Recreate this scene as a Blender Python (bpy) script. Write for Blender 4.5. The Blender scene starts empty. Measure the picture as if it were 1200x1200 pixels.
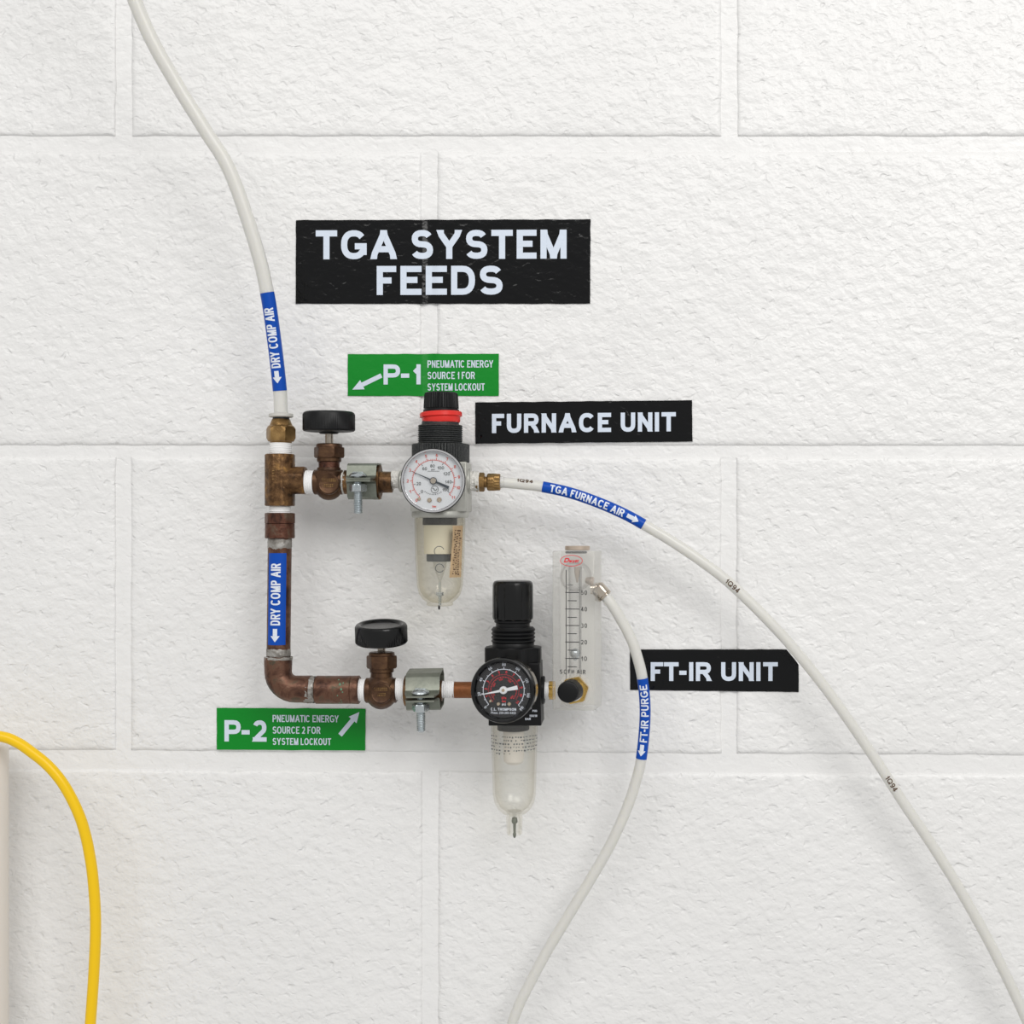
import bpy, math, random
from mathutils import Vector, noise
from math import sin, cos, pi, radians

random.seed(7)
scene = bpy.context.scene
col = scene.collection

# ---------------------------------------------------------------- frame of the place
# One "unit" S is the size on the wall of 1/1200 of the frame's width (a course of concrete block is 203 mm).
S = 0.000565
CX, CY, D = 740.0, 620.0, 1700.0        # the point of the wall straight in front of the lens; lens distance in units
ZC = 1.5                                 # height of the frame's centre above the floor


def W(px, py, d=0.0):
    """world point seen at (px, py), standing d units out of the wall"""
    k = 1.0 - d / D
    x = CX + (px - CX) * k
    y = CY + (py - CY) * k
    return Vector(((x - 600) * S, -d * S, ZC + (600 - y) * S))


def U(d):
    return S * (1.0 - d / D)


cam_d = bpy.data.cameras.new('camera')
cam = bpy.data.objects.new('camera', cam_d)
col.objects.link(cam)
cam.location = ((CX - 600) * S, -D * S, ZC + (600 - CY) * S)
cam.rotation_euler = (radians(90), 0, 0)
cam_d.sensor_width = 36
cam_d.lens = 36 * D / 1200
cam_d.shift_x = (600 - CX) / 1200
cam_d.shift_y = (CY - 600) / 1200
cam_d.clip_start = 0.02
scene.camera = cam

wd = bpy.data.worlds.new('world')
scene.world = wd
wd.use_nodes = True
wd.node_tree.nodes['Background'].inputs[0].default_value = (1.0, 0.993, 0.98, 1)
wd.node_tree.nodes['Background'].inputs[1].default_value = 0.68


def area(name, loc, target, sx, sy, power, colr=(1, 1, 1)):
    l = bpy.data.lights.new(name, 'AREA')
    l.shape = 'RECTANGLE'
    l.size = sx
    l.size_y = sy
    l.energy = power
    l.color = colr
    o = bpy.data.objects.new(name, l)
    o.location = loc
    o.rotation_euler = (Vector(target) - Vector(loc)).to_track_quat('-Z', 'Y').to_euler()
    col.objects.link(o)
    return o


area('overhead_light', (1.0, -1.75, 2.55), (0.0, 0, 1.5), 1.0, 1.0, 22, (1, 0.985, 0.965))
area('overhead_light', (-0.7, -2.9, 3.7), (0, 0, 1.5), 2.4, 1.4, 44, (1, 0.985, 0.96))  # broad fill added from above to lift the shadows

scene.view_settings.view_transform = 'Standard'
scene.view_settings.look = 'None'
scene.view_settings.gamma = 1
scene.view_settings.use_curve_mapping = False
scene.view_settings.exposure = -0.29

# ---------------------------------------------------------------- materials


def srgb(r, g, b):
    f = lambda c: (c / 255 / 12.92) if c / 255 <= 0.04045 else ((c / 255 + 0.055) / 1.055) ** 2.4
    return (f(r), f(g), f(b), 1)


class Mat:
    def __init__(s, name):
        s.m = bpy.data.materials.new(name)
        s.m.use_nodes = True
        s.nt = s.m.node_tree
        s.n = s.nt.nodes
        s.l = s.nt.links
        s.b = s.n['Principled BSDF']

    def pos(s):
        g = s.n.new('ShaderNodeNewGeometry')
        return g.outputs['Position']

    def noise(s, scale, detail=3, rough=0.55, dist=0.0, vec=None):
        t = s.n.new('ShaderNodeTexNoise')
        t.inputs['Scale'].default_value = scale
        t.inputs['Detail'].default_value = detail
        t.inputs['Roughness'].default_value = rough
        t.inputs['Distortion'].default_value = dist
        s.l.new(vec or s.pos(), t.inputs['Vector'])
        return t.outputs['Fac']

    def ramp(s, fac, stops):
        r = s.n.new('ShaderNodeValToRGB')
        e = r.color_ramp.elements
        while len(e) < len(stops):
            e.new(0.5)
        for i, (p, c) in enumerate(stops):
            e[i].position = p
            e[i].color = c if isinstance(c, tuple) else (c, c, c, 1)
        s.l.new(fac, r.inputs['Fac'])
        return r.outputs['Color']

    def math(s, op, a, b):
        m = s.n.new('ShaderNodeMath')
        m.operation = op
        for i, v in enumerate((a, b)):
            if isinstance(v, (int, float)):
                m.inputs[i].default_value = v
            else:
                s.l.new(v, m.inputs[i])
        return m.outputs[0]

    def bump(s, h, dist, strength=1.0, prev=None):
        b = s.n.new('ShaderNodeBump')
        b.inputs['Distance'].default_value = dist
        b.inputs['Strength'].default_value = strength
        s.l.new(h, b.inputs['Height'])
        if prev is not None:
            s.l.new(prev, b.inputs['Normal'])
        s.l.new(b.outputs[0], s.b.inputs['Normal'])
        return b.outputs[0]


def simple(name, c, rough=0.5, metal=0.0, spec=None, **kw):
    m = Mat(name)
    m.b.inputs['Base Color'].default_value = c
    m.b.inputs['Roughness'].default_value = rough
    m.b.inputs['Metallic'].default_value = metal
    if spec is not None:
        m.b.inputs['Specular IOR Level'].default_value = spec
    for k, v in kw.items():
        m.b.inputs[k].default_value = v
    return m


def wall_relief(m, amount=1.0):
    """brushed, pitted block paint: rounded lumps, slanting streaks and small pits"""
    mp = m.n.new('ShaderNodeMapping')
    mp.inputs['Rotation'].default_value = (0, radians(35), 0)
    mp.inputs['Scale'].default_value = (1.0, 1.0, 1.35)
    m.l.new(m.pos(), mp.inputs['Vector'])
    v = mp.outputs[0]
    n1 = m.noise(105, 2.5, 0.45, 0.3, v)
    n2 = m.noise(240, 2.5, 0.5, 0.2, v)
    n3 = m.noise(38, 2, 0.5, 0.0, v)
    pits = m.ramp(m.noise(150, 1.0, 0.5, 0.3, v), [(0.25, 0.0), (0.40, 1.0)])
    h = m.math('ADD', m.math('MULTIPLY', n1, 0.85), m.math('MULTIPLY', n2, 0.36))
    h = m.math('ADD', h, m.math('MULTIPLY', n3, 0.9))
    h = m.math('ADD', h, m.math('MULTIPLY', pits, 0.27))
    return m.bump(h, 0.0017 * amount)


wallp = Mat('white_block_paint')
wallp.b.inputs['Roughness'].default_value = 0.36
wallp.b.inputs['Specular IOR Level'].default_value = 0.45
wallp.l.new(wallp.ramp(wallp.noise(9, 3), [(0.3, (0.800, 0.797, 0.790, 1)), (0.7, (0.835, 0.832, 0.826, 1))]), wallp.b.inputs['Base Color'])
wall_relief(wallp)


def sticker_mat(name, c, rough=0.22, relief=0.28):
    m = simple(name, c, rough)
    m.b.inputs['Specular IOR Level'].default_value = 0.28
    if relief:
        wall_relief(m, relief)
    return m


M = {}
M['wall'] = wallp
M['mortar'] = Mat('smooth_painted_mortar')
M['mortar'].b.inputs['Base Color'].default_value = (0.825, 0.822, 0.816, 1)
M['mortar'].b.inputs['Roughness'].default_value = 0.36
wall_relief(M['mortar'], 0.5)
M['sign_black'] = sticker_mat('black_vinyl', srgb(3, 4, 6), 0.18, 0.3)
M['sign_green'] = sticker_mat('green_vinyl', srgb(0, 134, 36), 0.35, 0.15)
M['letter'] = sticker_mat('pale_blue_white_print', srgb(212, 222, 236), 0.45, 0.2)
M['letter2'] = simple('pale_print', srgb(222, 228, 238), 0.5)
M['blue'] = simple('blue_vinyl', srgb(0, 72, 172), 0.35, 0, 0.25)


def metalmat(name, stops, rough=(0.3, 0.5), metal=0.9, scale=60, bump=0.0002, bscale=500):
    m = Mat(name)
    n = m.noise(scale, 5, 0.65, 0.4)
    m.l.new(m.ramp(n, stops), m.b.inputs['Base Color'])
    m.l.new(m.ramp(m.noise(scale * 2, 3), [(0.35, rough[0]), (0.65, rough[1])]), m.b.inputs['Roughness'])
    m.b.inputs['Metallic'].default_value = metal
    m.bump(m.noise(bscale, 3), bump)
    return m


M['brass_old'] = metalmat('aged_brass', [(0.32, srgb(52, 38, 26)), (0.45, srgb(92, 66, 42)), (0.55, srgb(118, 88, 58)), (0.68, srgb(158, 120, 70))], (0.3, 0.55), 0.75, 120, 0.0004)
M['brass_dark'] = metalmat('dark_brass', [(0.3, srgb(54, 38, 28)), (0.5, srgb(84, 60, 44)), (0.75, srgb(112, 84, 58))], (0.35, 0.5), 0.75, 90)
M['brass_nut'] = metalmat('olive_brass', [(0.3, srgb(96, 72, 42)), (0.5, srgb(140, 110, 68)), (0.75, srgb(172, 140, 90))], (0.3, 0.45), 0.8, 60)
M['cast_mark'] = metalmat('worn_cast_mark', [(0.42, srgb(84, 60, 42)), (0.6, srgb(176, 140, 88))], (0.4, 0.5), 0.7, 300)
M['brass_new'] = metalmat('bright_brass', [(0.3, srgb(190, 150, 70)), (0.7, srgb(222, 188, 112))], (0.25, 0.35), 0.9, 60)
M['copper'] = metalmat('tarnished_copper', [(0.33, srgb(56, 38, 32)), (0.45, srgb(88, 60, 48)), (0.56, srgb(114, 82, 66)), (0.68, srgb(82, 80, 66))], (0.32, 0.5), 0.7, 85, 0.0003)
M['copper_red'] = metalmat('reddish_copper', [(0.35, srgb(56, 36, 30)), (0.5, srgb(98, 62, 48)), (0.65, srgb(104, 88, 74))], (0.35, 0.5), 0.7, 110, 0.0003)
M['copper_orange'] = metalmat('rusty_orange_copper', [(0.3, srgb(96, 56, 30)), (0.5, srgb(136, 84, 48)), (0.75, srgb(158, 106, 66))], (0.4, 0.6), 0.6, 80)
M['solder'] = metalmat('dull_grey_solder', [(0.3, srgb(92, 86, 80)), (0.5, srgb(142, 138, 132)), (0.66, srgb(176, 174, 170)), (0.8, srgb(226, 226, 224))], (0.35, 0.6), 0.5, 160, 0.0006, 350)
M['zinc'] = metalmat('zinc_plate', [(0.3, srgb(112, 116, 106)), (0.5, srgb(134, 138, 128)), (0.75, srgb(156, 158, 146))], (0.42, 0.55), 0.8, 40, 0.00015)
M['zinc_bright'] = metalmat('bright_zinc', [(0.3, srgb(176, 184, 188)), (0.7, srgb(216, 222, 224))], (0.22, 0.34), 0.9, 60, 0.0001)
M['steel'] = metalmat('stem_steel', [(0.3, srgb(150, 140, 128)), (0.7, srgb(196, 188, 176))], (0.2, 0.3), 0.9, 60, 0.0001)
M['nickel'] = simple('nickel_plate', srgb(206, 196, 182), 0.14, 1.0)
M['chrome'] = simple('chrome', srgb(224, 224, 226), 0.08, 1.0)
M['cast_alu'] = metalmat('cast_aluminium', [(0.3, srgb(168, 168, 160)), (0.7, srgb(200, 200, 194))], (0.35, 0.5), 0.65, 30, 0.0002)
M['ptfe'] = simple('white_ptfe_tape', srgb(240, 240, 240), 0.55)
M['ptfe_torn'] = Mat('torn_ptfe_tape')
M['ptfe_torn'].b.inputs['Base Color'].default_value = srgb(232, 230, 224)
M['ptfe_torn'].b.inputs['Roughness'].default_value = 0.5
M['ptfe_torn'].bump(M['ptfe_torn'].noise(420, 4, 0.6, 1.2), 0.002)
M['black'] = simple('black_plastic', srgb(10, 11, 13), 0.4, 0, 0.28)
M['black_dust_sheen'] = Mat('dust_sheen_black_plastic')
_m = M['black_dust_sheen']
_m.l.new(_m.ramp(_m.noise(900, 3), [(0.4, srgb(24, 27, 29)), (0.75, srgb(62, 64, 62))]), _m.b.inputs['Base Color'])
_m.b.inputs['Roughness'].default_value = 0.5
M['black_gloss'] = simple('glossy_black', srgb(5, 6, 7), 0.22, 0.0, 0.4)
M['black_dial'] = simple('dial_black', srgb(28, 29, 32), 0.55)
M['rubber'] = simple('black_rubber', srgb(20, 21, 23), 0.5)
M['grey_rubber'] = simple('dark_grey_baffle', srgb(62, 68, 72), 0.5)
M['red'] = simple('red_plastic', srgb(222, 42, 34), 0.35)
M['dial_white'] = simple('dial_white', srgb(216, 219, 222), 0.5)
M['print_red'] = simple('red_print', srgb(214, 84, 70), 0.5)
M['print_red2'] = simple('bright_red_print', srgb(220, 44, 56), 0.5)
M['print_black'] = simple('black_print', srgb(34, 34, 38), 0.5)
M['print_brown'] = simple('brown_print', srgb(84, 62, 44), 0.6)
M['print_grey'] = simple('grey_print', srgb(92, 96, 96), 0.5)
M['needle_dark'] = simple('needle_dark_grey', srgb(52, 60, 68), 0.4)
M['needle_white'] = simple('needle_white', srgb(232, 234, 238), 0.4)
M['cream_filter'] = simple('cream_filter', srgb(226, 220, 200), 0.6)
M['white_filter'] = simple('white_filter', srgb(228, 222, 214), 0.6)
M['tan_cap'] = simple('brushed_tan_plug', srgb(196, 180, 164), 0.35, 0.6)
M['screw_alu'] = simple('dial_screw', srgb(206, 190, 168), 0.25, 0.9)
M['post'] = simple('ivory_plastic', srgb(222, 216, 208), 0.4)
M['yellow'] = simple('yellow_hose', srgb(246, 200, 4), 0.32)
M['yellow'].b.inputs['Specular IOR Level'].default_value = 0.4
_m = M['brown_tag'] = Mat('brown_paper_tag')
_m.l.new(_m.ramp(_m.noise(260, 3), [(0.4, srgb(176, 148, 112)), (0.7, srgb(200, 174, 138))]), _m.b.inputs['Base Color'])
_m.b.inputs['Roughness'].default_value = 0.55

# milky nylon / polyethylene tubing
_m = M['nylon'] = simple('milky_tubing', srgb(231, 230, 225), 0.3)
_m.b.inputs['Subsurface Weight'].default_value = 0.5
_m.b.inputs['Subsurface Radius'].default_value = (0.004, 0.004, 0.0035)
_m.b.inputs['Subsurface Scale'].default_value = 1.0
_m.b.inputs['Transmission Weight'].default_value = 0.22
_m.b.inputs['Roughness'].default_value = 0.3


def clear(name, tint, edge, gloss=0.9, body=0.0):
    """thin clear plastic: mostly lets light through, reflects and deepens towards grazing"""
    m = Mat(name)
    m.n.remove(m.b)
    out = m.n['Material Output']
    tr = m.n.new('ShaderNodeBsdfTransparent')
    lw = m.n.new('ShaderNodeLayerWeight')
    lw.inputs['Blend'].default_value = 0.35
    mixc = m.n.new('ShaderNodeMix')
    mixc.data_type = 'RGBA'
    m.l.new(lw.outputs['Facing'], mixc.inputs['Factor'])
    mixc.inputs[6].default_value = tint
    mixc.inputs[7].default_value = edge
    m.l.new(mixc.outputs[2], tr.inputs['Color'])
    gl = m.n.new('ShaderNodeBsdfGlossy')
    gl.inputs['Roughness'].default_value = 0.06
    gl.inputs['Color'].default_value = (gloss, gloss, gloss, 1)
    lf = m.n.new('ShaderNodeLayerWeight')
    fac = m.math('ADD', m.math('MULTIPLY', m.math('POWER', lf.outputs['Facing'], 5.0), 0.8), 0.03)
    mx = m.n.new('ShaderNodeMixShader')
    m.l.new(fac, mx.inputs[0])
    m.l.new(tr.outputs[0], mx.inputs[1])
    m.l.new(gl.outputs[0], mx.inputs[2])
    last = mx.outputs[0]
    if body:
        df = m.n.new('ShaderNodeBsdfDiffuse')
        df.inputs['Color'].default_value = (0.85, 0.84, 0.80, 1)
        m2 = m.n.new('ShaderNodeMixShader')
        m2.inputs[0].default_value = body
        m.l.new(last, m2.inputs[1])
        m.l.new(df.outputs[0], m2.inputs[2])
        last = m2.outputs[0]
    m.l.new(last, out.inputs['Surface'])
    return m


M['bowl_old'] = clear('yellowed_clear_bowl', (0.99, 0.985, 0.965, 1), (0.88, 0.85, 0.76, 1), 0.9, 0.02)
M['bowl_new'] = clear('clear_bowl', (0.99, 0.99, 0.98, 1), (0.87, 0.85, 0.80, 1), 0.95, 0.012)
M['acrylic'] = clear('clear_acrylic', (0.99, 0.99, 0.99, 1), (0.90, 0.90, 0.89, 1), 0.9, 0.17)
M['bore'] = clear('bore_wall', (0.97, 0.97, 0.97, 1), (0.42, 0.43, 0.44, 1), 0.9, 0.0)
M['frosted'] = clear('frosted_acrylic', (0.98, 0.98, 0.98, 1), (0.9, 0.9, 0.9, 1), 0.9, 0.55)
M['chamber'] = clear('chamber_wall', (0.98, 0.98, 0.98, 1), (0.66, 0.65, 0.64, 1), 0.9, 0.0)
M['lens'] = clear('gauge_lens', (0.99, 0.99, 0.99, 1), (0.92, 0.92, 0.92, 1), 0.6, 0.0)

# ---------------------------------------------------------------- mesh helpers


class MB:
    def __init__(s):
        s.v = []
        s.f = []

    def grid(s, rows, close_u=False, close_v=False):
        """rows: list of equal-length lists of Vectors"""
        b = len(s.v)
        nr, nc = len(rows), len(rows[0])
        for r in rows:
            s.v += [tuple(p) for p in r]
        for i in range(nr if close_v else nr - 1):
            for j in range(nc if close_u else nc - 1):
                a = b + i * nc + j
                a2 = b + i * nc + (j + 1) % nc
                c = b + ((i + 1) % nr) * nc + (j + 1) % nc
                d = b + ((i + 1) % nr) * nc + j
                s.f.append((a, a2, c, d))
        return b

    def lathe(s, o, ax, prof, u, seg=40, fn=None, up=None, caps=True):
        """prof: (t along axis, radius) in units of u"""
        o = Vector(o)
        ax = Vector(ax).normalized()
        ref = Vector(up) if up else (Vector((1, 0, 0)) if abs(ax.x) < 0.9 else Vector((0, 0, 1)))
        e1 = (ref - ax * ref.dot(ax)).normalized()
        e2 = ax.cross(e1)
        rows = []
        for t, r in prof:
            row = []
            for k in range(seg):
                a = 2 * pi * k / seg
                rr = fn(a, r, t) if fn else r
                row.append(o + ax * (t * u) + (e1 * cos(a) + e2 * sin(a)) * (rr * u))
            rows.append(row)
        b = s.grid(rows, close_u=True)
        if caps:
            if prof[0][1] > 1e-6:
                s.f.append(tuple(b + k for k in range(seg))[::-1])
            if prof[-1][1] > 1e-6:
                e = b + (len(prof) - 1) * seg
                s.f.append(tuple(e + k for k in range(seg)))

    def sweep(s, pts, rad, seg=20, caps=True):
        n = len(pts)
        rows = []
        prev = None
        for i, p in enumerate(pts):
            t = (pts[min(i + 1, n - 1)] - pts[max(i - 1, 0)]).normalized()
            if prev is None:
                ref = Vector((0, -1, 0)) if abs(t.y) < 0.9 else Vector((0, 0, 1))
            else:
                ref = prev
            e1 = (ref - t * ref.dot(t)).normalized()
            prev = e1
            e2 = t.cross(e1)
            r = rad(i) if callable(rad) else rad
            rows.append([p + (e1 * cos(2 * pi * k / seg) + e2 * sin(2 * pi * k / seg)) * r for k in range(seg)])
        b = s.grid(rows, close_u=True)
        if caps:
            s.f.append(tuple(b + k for k in range(seg))[::-1])
            e = b + (n - 1) * seg
            s.f.append(tuple(e + k for k in range(seg)))

    def prism(s, poly, off):
        """poly: world points of one face, off: extrusion vector"""
        b = len(s.v)
        n = len(poly)
        s.v += [tuple(p) for p in poly] + [tuple(Vector(p) + off) for p in poly]
        s.f.append(tuple(range(b, b + n)))
        s.f.append(tuple(range(b + n, b + 2 * n))[::-1])
        for i in range(n):
            j = (i + 1) % n
            s.f.append((b + j, b + i, b + n + i, b + n + j))

    def box(s, c, ex, ey, ez):
        c, ex, ey, ez = map(Vector, (c, ex, ey, ez))
        s.prism([c - ex - ey - ez, c + ex - ey - ez, c + ex + ey - ez, c - ex + ey - ez], ez * 2)

    def strips(s, strips, fmap):
        """strips: list of lists of (left2d, right2d)"""
        for st in strips:
            b = len(s.v)
            s.ns = (getattr(s, 'ns', 0) + 1) % 7         # overlapping strokes lie a hair apart, as ink on ink
            off = Vector((0, -0.000022 * s.ns, 0))
            for l, r in st:
                s.v.append(tuple(fmap(*l) + off))
                s.v.append(tuple(fmap(*r) + off))
            for i in range(len(st) - 1):
                a = b + 2 * i
                s.f.append((a, a + 1, a + 3, a + 2))


ROOT = {'o': None, 'loc': Vector((0, 0, 0))}


def tag(o, label=None, cat=None, group=None, kind=None):
    if label: o['label'] = label
    if cat: o['category'] = cat
    if group: o['group'] = group
    if kind: o['kind'] = kind
    return o


def thing(name, label, cat, loc, group=None):
    o = bpy.data.objects.new(name, None)
    o.empty_display_size = 0.01
    o.location = loc
    col.objects.link(o)
    tag(o, label, cat, group)
    ROOT['o'] = o
    ROOT['loc'] = Vector(loc)
    return o


def build(name, mb, mat, parent=None, angle=32, bevel=0, label=None, kind=None, recalc=True):
    me = bpy.data.meshes.new(name)
    L = ROOT['loc']
    me.from_pydata([(v[0] - L.x, v[1] - L.y, v[2] - L.z) for v in mb.v], [], mb.f)
    me.materials.append(mat.m)
    if recalc:
        import bmesh
        bm = bmesh.new()
        bm.from_mesh(me)
        bmesh.ops.recalc_face_normals(bm, faces=bm.faces)
        bm.to_mesh(me)
        bm.free()
    me.shade_smooth()
    me.set_sharp_from_angle(angle=radians(angle))
    o = bpy.data.objects.new(name, me)
    col.objects.link(o)
    o.parent = parent or ROOT['o']
    if bevel:
        md = o.modifiers.new('bevel', 'BEVEL')
        md.width = bevel
        md.segments = 2
        md.limit_method = 'ANGLE'
        md.angle_limit = radians(40)
    if label: o['label'] = label
    if kind: o['kind'] = kind
    return o


def solo(name, mb, mat, label, cat, loc, angle=32):
    """a thing that is one mesh"""
    L = ROOT['loc']
    ROOT['o'], ROOT['loc'] = None, Vector(loc)
    o = build(name, mb, mat, None, angle)
    o.location = loc
    tag(o, label, cat)
    return o


def hexfn(apo, n=6, ph=0.0):
    def f(a, r, t):
        q = (a - ph) % (2 * pi / n)
        return min(r, apo / cos(q - pi / n))
    return f


def flute(n, depth, duty=0.5):
    def f(a, r, t):
        if r < 2: return r
        q = (a * n / (2 * pi)) % 1.0
        return r - (depth if q > duty else 0)
    return f


def V(px, y0, d):                       # vertical axis pointing down, starting at (px, y0)
    return W(px, y0, d)


DOWN = (0, 0, -1)
RIGHT = (1, 0, 0)
OUT = (0, -1, 0)


def vert(mb, px, d, prof, seg=40, fn=None, caps=True, tilt=0.0):
    """prof in picture rows: (row, radius)"""
    y0 = prof[0][0]
    k = U(d) / U(d)
    mb.lathe(W(px, y0, d), Vector((0, sin(tilt), -cos(tilt))), [(y - y0, r) for y, r in prof], U(d), seg, fn, up=(1, 0, 0), caps=caps)


def horiz(mb, py, d, prof, seg=40, fn=None, up=(0, 0, 1), caps=True):
    x0 = prof[0][0]
    mb.lathe(W(x0, py, d), RIGHT, [(x - x0, r) for x, r in prof], U(d), seg, fn, up=up, caps=caps)


def thread(y0, y1, r, pitch, depth):
    out = []
    y = y0
    while y < y1 - 1e-6:
        out += [(y, r - depth), (y + pitch * 0.35, r), (y + pitch * 0.65, r)]
        y += pitch
    out.append((y1, r - depth))
    return out


def catmull(P, n=10):
    out = []
    Q = [P[0] * 2 - P[1]] + list(P) + [P[-1] * 2 - P[-2]]
    for i in range(1, len(Q) - 2):
        a, b, c, d = Q[i - 1], Q[i], Q[i + 1], Q[i + 2]
        for k in range(n):
            t = k / n
            out.append(0.5 * ((2 * b) + (c - a) * t + (2 * a - 5 * b + 4 * c - d) * t * t + (3 * b - a - 3 * c + d) * t ** 3))
    out.append(P[-1].copy())
    return out

# ---------------------------------------------------------------- stroke lettering


def arc(cx, cy, rx, ry, a0, a1, n=8):
    e = 0.84                                # a little squarer than an ellipse, as in grotesque lettering
    sq = lambda v: math.copysign(abs(v) ** e, v)
    return [(cx + rx * sq(cos(radians(a0 + (a1 - a0) * i / n))), cy + ry * sq(sin(radians(a0 + (a1 - a0) * i / n)))) for i in range(n + 1)]


def _O():
    return arc(.5, .5, .5, .5, 0, 360, 24)


G = {
    'A': (1.0, [[(0, 0), (.5, 1)], [(1, 0), (.5, 1)], [(.2, .30), (.8, .30)]]),
    'B': (.84, [[(0, 0), (0, 1)], [(0, 1), (.55, 1)] + arc(.6, .76, .33, .24, 90, -90)[1:] + [(.0, .52)], [(.5, .52), (.55, .52)] + arc(.62, .26, .38, .26, 90, -90) + [(.0, 0)]]),
    'C': (.93, [arc(.5, .5, .5, .5, 38, 322, 20)]),
    'D': (.86, [[(0, 0), (0, 1)], [(0, 1), (.45, 1)] + arc(.45, .5, .55, .5, 90, -90, 12)[1:] + [(0, 0)]]),
    'E': (.76, [[(0, 0), (0, 1)], [(0, 1), (1, 1)], [(0, .52), (.93, .52)], [(0, 0), (1, 0)]]),
    'F': (.70, [[(0, 0), (0, 1)], [(0, 1), (1, 1)], [(0, .50), (.88, .50)]]),
    'G': (.98, [arc(.5, .5, .5, .5, 38, 325, 20) + [(.97, .22)], [(1, .05), (1, .43)], [(.55, .43), (1, .43)]]),
    'H': (.82, [[(0, 0), (0, 1)], [(1, 0), (1, 1)], [(0, .52), (1, .52)]]),
    'I': (0, [[(0, 0), (0, 1)]]),
    'K': (.86, [[(0, 0), (0, 1)], [(0, .35), (.95, 1)], [(.33, .58), (1, 0)]]),
    'L': (.70, [[(0, 0), (0, 1)], [(0, 0), (1, 0)]]),
    'M': (1.0, [[(0, 0), (0, 1)], [(1, 0), (1, 1)], [(0.02, 1), (.5, 0)], [(.98, 1), (.5, 0)]]),
    'N': (.83, [[(0, 0), (0, 1)], [(1, 0), (1, 1)], [(0, 1), (1, 0)]]),
    'O': (1.0, [_O()]),
    'Q': (1.0, [_O(), [(.6, .3), (1, 0)]]),
    'P': (.80, [[(0, 0), (0, 1)], [(0, 1), (.55, 1)] + arc(.6, .72, .40, .28, 90, -90)[1:] + [(0, .44)]]),
    'R': (.86, [[(0, 0), (0, 1)], [(0, 1), (.55, 1)] + arc(.6, .74, .36, .26, 90, -90)[1:] + [(0, .48)], [(.5, .48), (1, 0)]]),
    'S': (.84, [arc(.5, .755, .46, .245, 22, 270, 14) + arc(.5, .255, .5, .255, 90, -158, 14)[1:]]),
    'T': (.82, [[(.5, 0), (.5, 1)], [(0, 1), (1, 1)]]),
    'U': (.83, [[(0, 1), (0, .36)] + arc(.5, .36, .5, .36, 180, 360, 12)[1:] + [(1, 1)]]),
    'V': (.96, [[(0, 1), (.5, 0)], [(1, 1), (.5, 0)]]),
    'Y': (.94, [[(0, 1), (.5, .42)], [(1, 1), (.5, .42)], [(.5, 0), (.5, .50)]]),
    '0': (.66, [_O()]),
    '1': (.40, [[(1, 0), (1, 1)], [(1, .88), (.0, .62)]]),
    '2': (.68, [arc(.5, .70, .48, .30, 160, -38, 12) + [(0, 0)], [(0, 0), (1, 0)]]),
    '3': (.66, [arc(.48, .76, .44, .24, 150, -90, 10), arc(.48, .26, .52, .26, 90, -150, 12)]),
    '4': (.70, [[(.75, 0), (.75, 1)], [(.72, 1), (0, .25)], [(0, .25), (1, .25)]]),
    '5': (.66, [[(.95, 1), (.15, 1), (.06, .53)] + arc(.48, .32, .52, .32, 130, -150, 12)]),
    '6': (.66, [_O()[:0] + arc(.5, .31, .5, .31, 0, 360, 16), arc(.55, .5, .55, .5, 60, 190, 8)]),
    '7': (.66, [[(0, 1), (1, 1)], [(1, .95), (.35, 0)]]),
    '8': (.68, [arc(.5, .76, .44, .24, -90, 270, 14), arc(.5, .26, .5, .26, -90, 270, 14)]),
    '9': (.66, [arc(.5, .69, .5, .31, 0, 360, 16), arc(.45, .5, .55, .5, -120, 10, 8)]),
    '-': (.40, [[(0, .42), (1, .42)]]),
    '.': (0, [[(0, .0), (0, .06)]]),
    ':': (0, [[(0, .0), (0, .06)], [(0, .5), (0, .58)]]),
    '/': (.40, [[(0, 0), (1, 1)]]),
    # the few small letters that the scene's print needs
    'h': (.52, [[(0, 0), (0, 1)], arc(.5, .38, .5, .30, 180, 0, 6) + [(1, 0)]]),
    'n': (.52, [[(0, 0), (0, .68)], arc(.5, .38, .5, .30, 180, 0, 6) + [(1, 0)]]),
    'o': (.56, [arc(.5, .34, .5, .34, 0, 360, 12)]),
    'e': (.56, [[(0.05, .34), (1, .34)], arc(.5, .34, .5, .34, 0, 310, 12)]),
    'w': (.80, [[(0, .68), (.27, 0)], [(.27, 0), (.5, .66)], [(.5, .66), (.75, 0)], [(.75, 0), (1, .68)]]),
    'y': (.58, [[(0, .68), (.5, 0)], [(1, .68), (.3, -.32)]]),
    'r': (.34, [[(0, 0), (0, .68)], [(0, .45), (.4, .66), (1, .64)]]),
    'p': (.56, [[(0, -.3), (0, .68)], arc(.5, .34, .5, .34, 0, 360, 12)]),
    'a': (.56, [[(1, 0), (1, .68)], arc(.5, .34, .5, .34, 0, 360, 12)]),
    's': (.50, [arc(.5, .51, .46, .17, 30, 270, 6) + arc(.5, .17, .46, .17, 90, -150, 6)[1:]]),
    'i': (0, [[(0, 0), (0, .68)], [(0, .88), (0, 1)]]),
    'b': (.56, [[(0, 0), (0, 1)], arc(.5, .34, .5, .34, 0, 360, 12)]),
    'k': (.54, [[(0, 0), (0, 1)], [(0, .25), (1, .68)], [(.3, .4), (1, 0)]]),
}


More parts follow.
